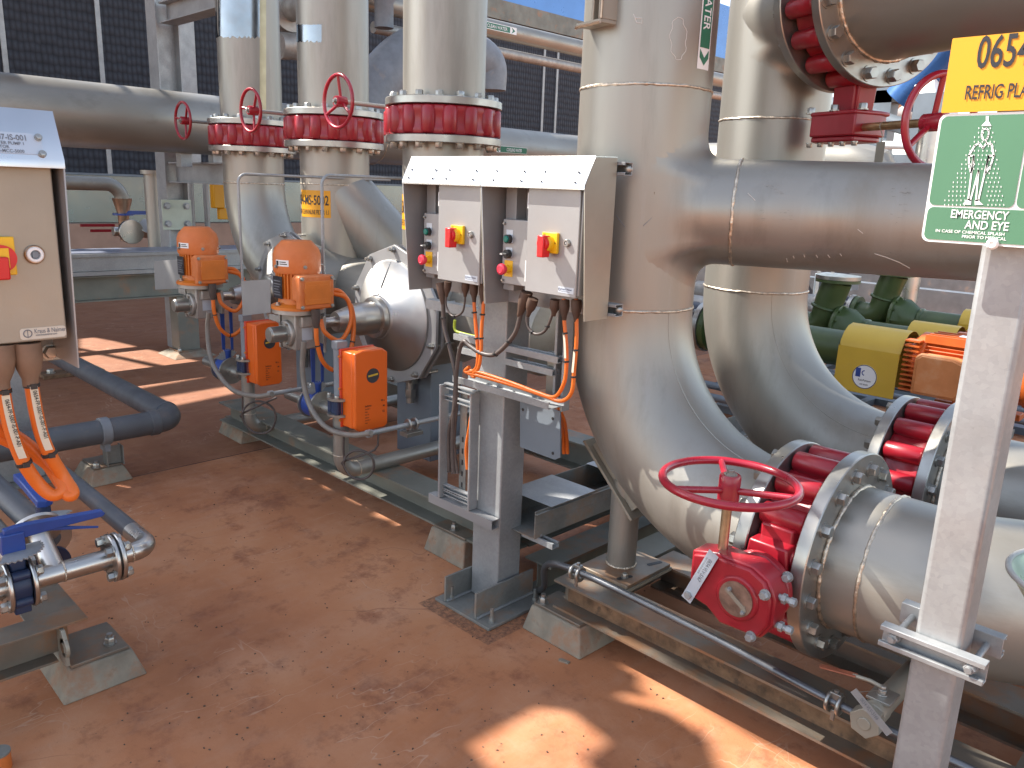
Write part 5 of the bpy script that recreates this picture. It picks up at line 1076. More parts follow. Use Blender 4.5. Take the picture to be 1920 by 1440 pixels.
b = MB(); b.prism([(-.14, v0_), (yr_, v0_), (yr_, v1_), (-.14, v1_)], o3+n3*.0003, Y_, sl3, n3, .0012); npl = b.build('name_plate', TAGB, lc); hh = v1_-v0_
lettering(npl, INKG, [('0654-FP-5007-IS-001', yr_-.026, v0_+hh*.63, hh*.27, 'r', .82), ('COOLING WATER FILTER PUMP 1', yr_-.032, v0_+hh*.41, hh*.15, 'r', .95), ('ISOLATOR', yr_-.058, v0_+hh*.23, hh*.14, 'r', .95), ('0654-MCC-5000', yr_-.034, v0_+hh*.04, hh*.15, 'r', .92)], lambda u, v: o3+Y_*u+sl3*v+n3*.0025)
b = MB()
for px_, py_ in ((71, 259), (79, 290)):
    y_, v_ = hs_(px_, py_); b.bolt(o3+Y_*y_+sl3*v_+n3*.0014, n3, .010, .003)
b.build('plate_screw', MACH, npl)
ls = root('cabinet_stand', 'galvanised post and strut behind the left edge cabinet', 'stand', (-2.08, .28, 0))
pL = onX(40, 700, -2.05)
b = MB(); b.box((-2.14, -.32, .012), (-2.035, -.20, 1.78)); b.build('column', GALV, ls, bevel=.006); b = MB(); b.box((-2.2, -.42, 0), (-1.98, -.1, .012)); b.build('base_plate', GALVD, ls)
s4 = onX(95, 660, -1.99); b = MB(); b.box((-2.034, -.32, s4.z-.022), (-1.999, s4.y+.028, s4.z+.026)); b.box((-2.034, -.32, 1.74), (-1.999, .5, 1.78)); b.build('strut', CREAM, ls, bevel=.002); b = MB(); b.bolt((-1.999, s4.y, s4.z), X_, .026, .016); b.lathe([(.018, 0), (.018, .005), (.012, .005)], (-1.999, s4.y, s4.z), X_, 24); b.build('strut_bolt', MACH, ls)
XO = -1.86
gc0, gc1 = onX(-40, 850, -4.9), onX(82, 850, -4.9)
gcp = root('galvanised_post', 'wide sunlit galvanised post behind the orange cables at the left edge', 'post', (-4.97, gc1.y-.2, 0))
b = MB(); b.box((-5.05, gc0.y, .012), (-4.9, gc1.y, 1.25)); b.build('shaft', GALV, gcp, bevel=.006); b = MB(); b.box((-5.15, gc0.y-.1, 0), (-4.8, gc1.y+.1, .012)); b.build('base_plate', GALVD, gcp)
fp = onZ(120, 703); o = root('floor_bracket', 'dark low bracket with two bolts on the floor beyond the left edge cabinet', 'bracket', fp); b = MB(); b.box(fp+V((-.1, -.18, .0)), fp+V((.1, .30, .03))); b.build('plate', RUSTY, o, bevel=.003); b = MB(); [b.bolt(fp+V((0, y, .03)), Z_, .05, .03) for y in (-.1, .2)]; b.build('bolt', MACH, o)
def xcable(label, pts, r, boot=None, tagr=None, ties=()):
    P = [onX(p[0], p[1], p[2] if len(p) > 2 else XO) for p in pts]; o = root('power_cable', label, 'cable', P[0], group='thick orange cables under the left cabinet'); SP = smoothpath(P, 8); b = MB(); b.tube(SP, r, 18); b.build('sheath', ORGC, o)
    if boot:
        a, c = onX(*boot[0], XO), onX(*boot[1], XO); d_ = c-a; b = MB(); b.tube([a, a+d_*.35, a+d_*.6, a+d_*.85, c, c+d_*.01], [.026, .027, .024, .0155, r+.0018, r], 24); b.build('gland_boot', pm('dusty_boot', (.20, .12, .075), .6, 0, .3, 10) if 'BT2' not in globals() else BT2, o)
    for i in ties:
        q = SP[i]; t_ = (SP[i+1]-SP[i-1]).normalized(); b = MB(); b.ring(q-t_*.004, t_, r+.0024, r*.9, .008, 24, .0005); b.box(q+V((r-.001, -.006, -.005)), q+V((r+.007, .006, .005))); b.build('cable_tie', BLK, o)
    if tagr:
        Q = SP[tagr[0]:tagr[1]]; vs = []
        for q in Q: vs += [q+X_*(r+.0025)-Y_*.0075, q+X_*(r+.0025)+Y_*.0075]
        b = MB(); b.add(vs, [(2*i, 2*i+1, 2*i+3, 2*i+2) for i in range(len(Q)-1)]); tg = b.build('cable_tag', CT, o)
        d_ = (Q[-1]-Q[0]); L = d_.length; d_ /= L; w_ = X_.cross(d_).normalized()
        lettering(tg, INK, [('0654-FP-5007-IS-001-P-A01', L*.06, -.004, .008, 'l', L*.9/ (.008/.72*13.5))], lambda u, v: Q[0].lerp(Q[-1], min(1, max(0, u/L)))+w_*v+X_*(r+.0045))
BT2 = pm('dusty_boot', (.20, .12, .075), .6, 0, .3, 10)
xcable('right orange power cable with a cream tag hanging under the left edge cabinet', [(50, 650), (58, 715), (66, 765), (78, 815), (95, 855), (118, 893), (136, 922, -1.84), (128, 928, -1.84), (110, 900, -1.87), (85, 865, -1.89), (40, 825, -1.9), (-20, 795, -1.9), (-90, 770, -1.9)], .0138, ((50, 642), (58, 722)), (9, 30), (9, 31))
xcable('left orange power cable with a cream tag hanging under the left edge cabinet', [(0, 650), (4, 715), (10, 760), (22, 810), (42, 862), (70, 905), (98, 928, -1.85), (118, 915, -1.85), (100, 880, -1.88), (60, 850, -1.9), (0, 820, -1.91), (-70, 800, -1.91)], .0138, ((0, 645), (3, 728)), (12, 32), (11, 33))
# dark grey drain line on the floor
gl = root('floor_pipe', 'dark grey pipe along the floor with one bend, left of the orange actuators', 'pipe', (-4.65, 1.6, .3))
zg = .30; b = MB(); b.tube(fillet([(-9.5, 1.858, zg), (-4.62, 1.858, zg), (-4.62, -.6, zg)], .13, 14), .068, 40); b.build('pipe_shell', PVC, gl)
b = MB(); b.ring((-4.62, 1.70, zg), Y_, .074, .066, .05, 40); b.ring((-4.78, 1.858, zg), X_, .074, .066, .03, 40); b.build('coupling', PVC, gl)
b = MB(); b.ring((-4.62, 1.43, zg), Y_, .078, .067, .05, 40); b.box((-4.66, 1.44, zg-.11), (-4.58, 1.47, zg-.06)); b.build('pipe_clamp', GREYP, gl)
b = MB(); b.ibeam((-4.64, 1.455, .09), (-4.64, 1.455, .20), .07, .09, .006, (0, 1, 0)); b.build('stub_post', GALVD, gl)
pq = onZ(180, 892); plinth((-4.72, 1.46, 0), .30, .24, .085, 'crumbling concrete plinth under the dark grey floor pipe', bolt=(.1, -.06), taper=.04)
# small stainless valve pipework on the left skid
XV, ZP = -2.52, .52
pw_ = root('small_bore_pipe', 'small stainless pipe with a flange pair and a bend above the left skid', 'pipe', (XV, .5, ZP))
ye = onX(283, 1030, XV).y
b = MB(); b.tube(fillet([(XV, .30, ZP), (XV, ye, ZP), (XV-.16, ye, ZP)], .055, 12), .031, 32); b.build('pipe_shell', POLISH, pw_)
b = MB(); b.tube([(XV-.16, ye, ZP), (XV-2.4, ye, ZP)], .031, 32); b.build('dull_tail', PVC, pw_)
for yy in (onX(118, 1070, XV).y, onX(245, 1032, XV).y): weld(pw_, (XV, yy, ZP), Y_, .031, .003)
yf = onX(214, 1042, XV).y
for s_ in (-1, 1):
    b = MB(); b.ring((XV, yf+s_*.003+(-.013 if s_ < 0 else 0), ZP), Y_, .077, .028, .013, 48); f_ = b.build('flange', POLISH, pw_)
    b = MB(); bolts_on(b, (XV, yf+s_*.016, ZP), Y_*s_, .060, 4, .026, .017, .75); b.build('bolt', MACH, f_)
b = MB(); b.cyl((XV, yf-.003, ZP), (XV, yf+.003, ZP), .066, n=40); b.build('gasket', BLK, pw_)
yt = onX(100, 1030, XV).y; b = MB(); b.tube([(XV, yt, ZP), (XV-.11, yt, ZP+.055), (XV-.16, yt, ZP+.08)], .031, 28); b.lathe([(.03, 0), (.075, .01), (.075, .022), (.03, .03)], (XV-.15, yt, ZP+.075), (-.88, 0, .47), 36); b.build('branch_tee', POLISH, pw_)
yv = onX(33, 1085, XV).y
bv = root('lever_valve', 'blue bodied lever valve with a long blue handle above the left skid', 'valve', (XV, yv, ZP))
b = MB(); b.cyl((XV, yv-.025, ZP), (XV, yv+.025, ZP), .055, n=36); b.box((XV-.03, yv-.022, ZP-.085), (XV+.03, yv+.022, ZP-.04)); b.box((XV-.025, yv-.02, ZP+.04), (XV+.025, yv+.02, ZP+.1)); b.cyl((XV, yv, ZP+.04), (XV, yv, ZP+.12), .018, n=18)
for k in range(4): a = pi/4+pi/2*k; b.cyl((XV+.058*cos(a), yv-.024, ZP+.058*sin(a)), (XV+.058*cos(a), yv+.024, ZP+.058*sin(a)), .015, n=14)
b.build('valve_body', BLUED, bv, bevel=.004)
for s_ in (-1, 1):
    b = MB(); b.ring((XV, yv+(.026 if s_ > 0 else -.038), ZP), Y_, .077, .028, .012, 48); f_ = b.build('flange', POLISH, bv); b = MB(); bolts_on(b, (XV, yv+s_*.038, ZP), Y_*s_, .060, 4, .026, .017, .75); b.build('bolt', MACH, f_)
h0, h1 = onX(5, 1002, XV+.0), onX(190, 961, XV-.0); zt_ = h0.z
b = MB(); hd_ = (h1-h0).normalized(); hp = X_.cross(hd_).normalized(); hp = hp if hp.z > 0 else -hp
b.prism([(0, -.018), (.04, -.022), ((h1-h0).length*.55, -.014), ((h1-h0).length, -.010), ((h1-h0).length+.008, -.002), ((h1-h0).length, .010), (.05, .020), (0, .014)], h0-X_*.012, hd_, hp, X_, .024)
b.prism([(.10, -.02), ((h1-h0).length*.97, -.052), ((h1-h0).length*.97, -.045), (.12, -.008)], h0-X_*.012, hd_, hp, X_, .006)
b.box((XV-.02, h0.y-.01, ZP+.1), (XV+.02, h0.y+.05, h0.z)); b.build('lever', BLUE, bv, bevel=.003)
P = [(0, -.02)]
for i in range(13): a = -.2+pi*.7*i/12; P += [(.09*cos(a), .09*sin(a)), (.08*cos(a+.09), .08*sin(a+.09))]
b = MB(); b.prism(P, (XV, h0.y+.01, ZP+.105), Y_, X_, Z_, .004); b.build('notch_plate', GALV, bv)
b2 = root('lever_valve', 'second blue lever valve farther back with a short blue handle', 'valve', onX(70, 950, -2.9))
g0, g1 = onX(32, 900, -2.95), onX(80, 945, -2.75); d_ = (g1-g0).normalized(); sd_ = d_.cross(Z_).normalized(); up_ = sd_.cross(d_)
b = MB(); L = (g1-g0).length; b.prism([(0, -.012), (L*.4, -.014), (L+.02, -.024), (L+.03, 0), (L+.02, .024), (L*.4, .014), (0, .012)], g0, d_, sd_, up_, .026); b.build('lever', BLUE, b2, bevel=.004)
b = MB(); P = [(0, 0)]
for i in range(11): a = -.9+pi*.6*i/10; P += [(.085*cos(a), .085*sin(a)), (.075*cos(a+.09), .075*sin(a+.09))]
b.prism(P, g1-Z_*.03, X_, Y_, Z_, .004); b.build('notch_plate', GALV, b2)
b = MB(); b.cyl(g1-Z_*.16, g1, .022, n=18); b.cyl(g1+V((-.03, 0, -.2)), g1+V((.03, 0, -.2)), .06, n=32); b.build('valve_body', BLUED, b2, bevel=.003)
b3 = root('small_bore_pipe', 'thicker dull pipe crossing behind the blue levers at the left edge', 'pipe', (-2.9, .5, .5))
b = MB(); e_ = onX(10, 930, -3.1); f_ = onX(95, 1010, -2.72); b.tube([e_+(e_-f_)*3, e_, f_], .04, 32); b.build('pipe_shell', PVC, b3)
b = MB(); gg = onX(-10, 1000, -2.9); b.tube([gg+V((-1, 0, 0)), gg, gg+V((.25, .0, 0))], .04, 32); b.ring(f_-V((.02, 0, .0)), (f_-e_), .065, .03, .02, 36); b.build('end_flange', POLISH, b3)
# left skid
ls2 = root('valve_skid', 'dusty stainless beam skid with a lifting lug at the lower left', 'skid', (-2.7, .5, .13))
cz = onZ(165, 1157, .255); XS = cz.x
b = MB(); b.box((XS-.11, -.6, .247), (XS, cz.y, .255)); b.box((XS-.7, cz.y-.16, .247), (XS-.1105, cz.y, .255)); b.box((XS-.11, -.6, .128), (XS, cz.y-.10, .136)); b.box((XS-.06, -.6, .1365), (XS-.054, cz.y-.05, .2465)); b.box((XS-.7, cz.y-.085, .136), (XS-.11, cz.y-.079, .247)); b.build('beam', DUSTST, ls2, bevel=.001)
lg = onX(120, 1215, XS-.01)
b = MB()
P = [(-.035, .0), (.035, .0), (.035, .085), (.018, .115), (-.018, .115), (-.035, .085)]; H = [(.016*cos(2*pi*i/16), .055+.016*sin(2*pi*i/16)) for i in range(16)]
ycx = cz.y-.088; b.lathe([(.0165, 0), (.034, 0), (.034, .012), (.0165, .012)], (XS+.02, ycx, .185), Y_, 32, closed=True); b.prism([(-.034, -.06), (.034, -.06), (.034, -.002), (-.034, -.002)], (XS+.02, ycx, .183), X_, Z_, Y_, .012) if False else None
b.prism([(-.04, .0), (.032, .0), (.032, .10), (.012, .125), (-.04, .125)], (XS+.0, ycx, .118), X_, Z_, Y_, .013); b.build('lifting_lug', CREAM, ls2, bevel=.002)
b = MB(); b.cyl((XS+.008, ycx-.0006, .178), (XS+.008, ycx+.0136, .178), .017, n=24); b.build('lug_hole', RUSTY, ls2)
pq = onZ(112, 1310); plinth((pq.x-.10, pq.y+.135, 0), .30, .27, .095, 'sloping concrete plinth with a large bolt under the left skid corner', bolt=(.05, .05), taper=.035)
pq = onZ(1, 1440); o = root('capped_stub', 'short orange stub with grey cap at the bottom left corner', 'stub', pq)
b = MB(); b.cyl(pq, pq+Z_*.05, .03, n=32); b.build('sleeve', ORGD, o); b = MB(); b.cyl(pq+Z_*.05, pq+Z_*.056, .031, n=32); b.build('cap', GALVD, o)
# ================= BACKGROUND
hp_ = root('header_pipe', 'large pale header pipe crossing behind the risers, marked COOLING WATER', 'pipe', (-7.2, 2, 2.14))
hA, hB = V((-7.0, -3, 2.128)), V((-7.62, 13, 2.185)); HR = .256; hdv = (hB-hA).normalized()
b = MB(); b.tube([hA, hA.lerp(hB, .5), hB], HR, 72); b.build('pipe_shell', STEELX, hp_)
def hdr(px, py_):
    v = ray(px, py_); hx = V((-hdv.y, hdv.x, 0)); hx = hx if hx.x > 0 else -hx
    t = ((hA-EYE).dot(hx)+HR)/v.dot(hx); p = EYE+v*t; u = (p-hA).dot(hdv); a = (p.z-(hA+hdv*u).z)/HR; return u, math.asin(max(-1, min(1, a)))
def hmap(u, a, lift):
    hx = V((-hdv.y, hdv.x, 0)); hx = hx if hx.x > 0 else -hx
    return hA+hdv*u+(hx*cos(a)+Z_*sin(a))*(HR+lift)
u0, a0_ = hdr(928, 274); u1, _ = hdr(988, 290); _, a1_ = hdr(930, 285); ah = .075
ac_ = (hdr(928, 279)[1]+hdr(988, 283)[1])/2
b = MB(); N = 6; vs = [hmap(u0+(u1-u0)*i/N, ac_+s*ah/HR*.5, .002) for i in range(N+1) for s in (-1, 1)]; b.add(vs, [(2*i, 2*i+2, 2*i+3, 2*i+1) for i in range(N)]); mk = b.build('pipe_marker', WHT, hp_)
um = u0+(u1-u0)*.17; b = MB(); vs = [hmap(um+(u1-.006-um)*i/N, ac_+s*ah/HR*.44, .0035) for i in range(N+1) for s in (-1, 1)]; b.add(vs, [(2*i, 2*i+2, 2*i+3, 2*i+1) for i in range(N)])
b.add([hmap(u0+(u1-u0)*f, ac_+g*ah/HR, .0035) for f, g in ((.02, 0), (.09, .42), (.14, .42), (.07, 0), (.14, -.42), (.09, -.42))], [(0, 1, 2, 3), (0, 3, 4, 5)]); b.build('marker_panel', GRNM, mk)
lettering(mk, WHT, [('COOLING WATER', (um+u1)/2, -.019, .038, 'c', .9*(u1-um)/.62*.9)], lambda u, v: hmap(u, ac_+v/HR, .006))
for yy in (5.2, 9.5): weld(hp_, hA+hdv*(yy+3), hdv, HR, .008)
# steel frame holding the header
XC = -8.1
cl, cr = onX(281, 60, XC), onX(331, 60, XC)
fcol = root('steel_column', 'grey steel column with side beams standing behind the header pipe at upper left', 'column', (XC, (cl.y+cr.y)/2, 0))
yc = (cl.y+cr.y)/2; b = MB(); b.prism([(-.11, 0), (.11, 0), (.11, .013), (.006, .013), (.006, .207), (.11, .207), (.11, .22), (-.11, .22), (-.11, .207), (-.006, .207), (-.006, .013), (-.11, .013)], (XC, yc-.11, 0), X_, Y_, Z_, 6.0); b.build('shaft', GALV, fcol)
for (pya, pyb) in ((8, 47), (304, 342)):
    z1, z0 = onX(322, pya, XC+.12).z, onX(322, pyb, XC+.12).z
    b = MB(); b.ibeam((XC+.11, yc, z0), (-6.35, yc, z0), .16, z1-z0, .012); b.build('side_beam', GALV, fcol)
b = MB(); p0, p1 = onX(303, 374, XC+.13), onX(362, 431, XC+.13); b.box((XC+.112, p0.y, p1.z), (XC+.124, p1.y, p0.z)); bp_ = b.build('bolted_plate', pm('pale_green_plate', (.42, .46, .38), .5, .2, .12, 5), fcol, bevel=.003)
b = MB(); [b.bolt((XC+.124, y, z), X_, .05, .03) for y in (p0.y+.05, p1.y-.05) for z in (p1.z+.06, p0.z-.06)]; b.build('plate_bolt', GALV, bp_)
for pxs in (345, 405): q = onX(pxs, 296, -7.3); b = MB(); b.box((q.x-.05, q.y-.05, 1.78), (q.x+.05, q.y+.05, 1.90)); b.build('pipe_shoe', GALV, fcol)
# galvanised cable beam on legs
tb = root('cable_beam', 'long galvanised cable beam on short legs crossing behind the farther orange motor', 'beam', (-7.7, 1.5, .6))
xb_ = -8.05
b = MB(); b.box((xb_, -3, .86), (-7.6, 6.5, 1.012)); b.box((xb_, -3, .822), (-7.58, 6.5, .857)); b.box((-7.6, -3, .985), (-7.575, 6.5, 1.011)); b.build('tray', GALV, tb)
b = MB(); b.box((xb_-.002, -3, 1.014), (-7.60, 6.5, 1.020)); b.build('lid', pm('bluish_tray_lid', (.30, .33, .42), .35, .6, .15, 4), tb)
b = MB(); b.ibeam((-7.68, -3, .59), (-7.68, 6.5, .59), .16, .225, .012); b.build('carrier_beam', GREENP, tb)
lg0, lg1 = onX(322, 640, -7.75), onX(368, 640, -7.75)
for yy in ((lg0.y+lg1.y)/2, -1.4, 6.0): b = MB(); b.box((-7.80, yy-.1, .02), (-7.62, yy+.1, .588)); b.build('leg', GREENP, tb, bevel=.004)
plinth((-7.70, (lg0.y+lg1.y)/2, 0), .42, .42, .05, 'low grout pad under the leg of the far cable beam', bolt=(.12, -.12), taper=.08)
# cooling tower
XW = -16.
tw = root('cooling_tower', 'cooling tower with dark scalloped fill panels and thin metal trims filling the far left', 'building', (XW, 6, 0))
zlb = 1.70; zfb = onX(1090, 75, XW).z; zft = onX(1000, 18, XW).z
ys_ = [-6]+[onX(x, 100, XW).y for x in (8, 188)]+[onX(350, 100, XW).y]+[onX(x, 180, XW).y for x in (905, 1017, 1042)]+[22, 30]
for y0, y1 in zip(ys_[:-1], ys_[1:]):
    b = MB(); b.box((XW-.2, y0+.03, zlb), (XW, y1-.03, zfb)); b.build('fill_panel', FIN, tw)
for y in ys_[1:-1]: b = MB(); b.box((XW-.05, y-.04, zlb-.02), (XW+.03, y+.04, zfb-.02)); b.build('trim', GALV, tw)
y_ = ys_[3]; b = MB(); b.box((XW-.04, y_-.18, zlb-.02), (XW+.05, y_+.15, zfb-.02)); b.build('mullion', GALV, tw)
b = MB(); b.box((XW-.3, -6, zlb-.04), (XW+.06, 30, zlb-.005)); b.build('sill_rail', GREYST, tw)
zb_ = onX(200, 417, XW+.05).z; b = MB(); b.box((XW-.02, -6, zb_), (XW+.03, 30, zlb-.045)); b.build('basin_sheet', SHEET, tw)
b = MB(); b.box((XW-.25, -6, zfb), (XW+.12, 30, zft)); b.build('fan_deck_beam', GREENP, tw)
b = MB(); b.box((XW-.3, -6, zft+.01), (XW+.06, 30, 8.0)); b.build('upper_cladding', BSHEET, tw)
b = MB(); b.box((XW-4, -6, zft), (XW-.31, 30, 7.9)); b.box((XW-4, -6, .0), (XW-.6, 30, zft-.01)); b.build('tower_core', GREYST, tw)
b = MB(); b.box((XW-.3, -8, 0), (XW+.35, 32, zb_-.01)); tag(b.build('kerb_wall', PINKC, base=(XW, 2, 0)), 'pinkish concrete kerb wall under the cooling tower', 'wall')
# pipes in front of the tower, upper middle
def simple_pipe(label, pts, r, mat, n=40, R=.3, cat='pipe', name='pipe_run', marker=None):
    o = root(name, label, cat, pts[0]); b = MB(); b.tube(fillet(pts, R, 12) if len(pts) > 2 else pts, r, n); b.build('pipe_shell', mat, o); return o
XP = -9.4
p1a, p1b = onX(760, 20, XP), onX(1088, 92, XP); dd_ = V((0, p1b.y-p1a.y, 0)); zz1 = onX(1000, 71, XP).z; zz2 = onX(1000, 111, XP).z
q1 = simple_pipe('upper slim pipe in front of the tower fill, with a small green marker', [V((XP, onX(660, 60, XP).y, zz1)), V((XP, 16, zz1))], .13, STEELX)
simple_pipe('lower of the two slim pipes in front of the tower fill', [V((XP, onX(700, 60, XP).y, zz2)), V((XP, 16, zz2))], .075, GEARG)
ym = onX(936, 63, XP+.13); b = MB(); b.add([(XP+.135, ym.y-.36, zz1-.05), (XP+.135, ym.y+.36, zz1-.05), (XP+.135, ym.y+.36, zz1+.05), (XP+.135, ym.y-.36, zz1+.05)], [(0, 1, 2, 3)]); mk = b.build('pipe_marker', WHT, q1)
b = MB(); b.add([(XP+.137, ym.y-.34, zz1-.04), (XP+.137, ym.y+.22, zz1-.04), (XP+.137, ym.y+.22, zz1+.04), (XP+.137, ym.y-.34, zz1+.04)], [(0, 1, 2, 3)]); b.add([(XP+.137, ym.y+a_, zz1+c_) for a_, c_ in ((.25, .045), (.33, 0), (.25, -.045), (.28, 0))], [(0, 3, 1), (1, 3, 2)]); b.build('marker_panel', GRNM, mk)
lettering(mk, WHT, [('CLEAN WATER', ym.y-.05, zz1-.023, .046, 'c', .95)], lambda u, v: V((XP+.141, u, v)))
XG = -8.6
gP = [onX(662, 290, XG), onX(700, 175, XG), onX(770, 100, XG), onX(850, 95, XG), onX(905, 120, XG), onX(908, 170, XG)]
o = root('gooseneck_pipe', 'fat dull gooseneck pipe arching behind the middle and right risers', 'pipe', gP[0]); b = MB(); b.tube(smoothpath(gP, 8), .30, 40); b.build('pipe_shell', GREYP, o)
oo = onX(720, 5, -9.0); b = MB(); b.lathe([(.5, 0), (.5, .4), (.12, .9), (.12, 1.2)], oo+Z_*.9, -Z_, 40); tag(b.build('hopper', GREYP, base=oo), 'dark cone shaped hopper high between the middle and right risers', 'hopper')
oo = onX(535, 20, -8.0); b = MB(); b.ring(oo, X_, .22, .1, .05, 40); b.ring(oo+X_*.08, X_, .22, .1, .05, 40); b.cyl(oo-X_*.3, oo+X_*.5, .12, n=32); b.tube([oo+V((.2, -.2, -.38)), oo+V((.2, .5, -.32))], .13, 24); tag(b.build('flange_joint', GEARG, base=oo), 'dark flanged joint glimpsed between the left and middle risers', 'pipe joint')
# small bore pipe and valves in front of the basin
XE = -9.6
e0, e1, e2, e3 = onX(60, 343, XE), onX(212, 345, XE), onX(229, 375, XE), onX(229, 432, XE)
o = root('small_elbow_pipe', 'small stainless pipe bending down into a reducer before the tower basin', 'pipe', e1)
b = MB(); b.tube(fillet([V((XE, e0.y-1, e1.z)), V((XE, e2.y, e1.z)), V((XE, e2.y, e2.z-.0))], .2, 10), .075, 32); b.build('pipe_shell', STEELX, o)
b = MB(); zr = onX(229, 372, XE).z; zr2 = onX(229, 400, XE).z; b.lathe([(.105, 0), (.10, -.02), (.06, -(zr-zr2)), (.05, -(zr-zr2)-.3)], (XE, e2.y, zr), Z_, 32); b.build('reducer', COPPER, o)
b = MB(); b.cyl((XE, e2.y, zr2-.02), (XE, e2.y, zr2), .11, n=32); b.box((XE+.02, e2.y, zr2-.01), (XE+.06, e2.y+.35, zr2+.03)); b.build('blue_lever', BLUE, o)
q0 = onX(212, 434, -9.2); o = root('valve_cluster', 'bright stainless valve cluster low in front of the tower basin', 'valve', q0)
b = MB(); b.cyl(q0, q0+Y_*.55, .05, n=24); b.cyl(q0+V((.05, .16, 0)), q0+V((.1, .16, 0)), .13, n=32); b.cyl(q0+V((-.02, .34, 0)), q0+V((.08, .34, .06)), .09, n=24); b.cyl(q0+V((0, .4, .08)), q0+V((0, .45, .16)), .06, n=20); b.build('valve_body', POLISH, o, bevel=.004)
q0 = onX(150, 425, -9.8); b = MB(); b.box(q0, q0+V((.03, .36, .03))); b.box(q0+V((0, .1, -.06)), q0+V((.03, .40, -.03))); tag(b.build('red_lever', RED, base=q0), 'thin red lever lying low before the tower basin', 'lever')
q0 = onX(407, 362, -8.6); b = MB(); b.box(q0+V((-.05, -.06, -.16)), q0+V((.05, .06, .16))); b.box(q0+V((-.03, -.0, -.28)), q0+V((.03, .14, -.16))); tag(b.build('hoist_pendant', YEL, base=q0, bevel=.01), 'yellow pendant box hanging left of the leftmost riser', 'pendant')
for i, (xp, nm) in enumerate(((357, 'left'), (385, 'right'))):
    q0 = onX(xp, 345, -9.0); b = MB(); b.tube([q0+V((0, 0, .1)), q0-Z_*1.1], .03, 14); tag(b.build('thin_riser', GALV, base=q0), '%s of two thin upright pipes behind the leftmost riser' % nm, 'pipe')
q0 = onX(287, 345, -8.9); b = MB(); b.tube([V((q0.x, q0.y, q0.z+.1)), V((q0.x, q0.y, .5))], .09, 24); b.cyl((q0.x, q0.y, q0.z+.1), (q0.x, q0.y, q0.z+.14), .12, n=24); tag(b.build('vent_pipe', STEEL, base=q0), 'short upright vent pipe with a flanged top left of the grey steel column', 'pipe')

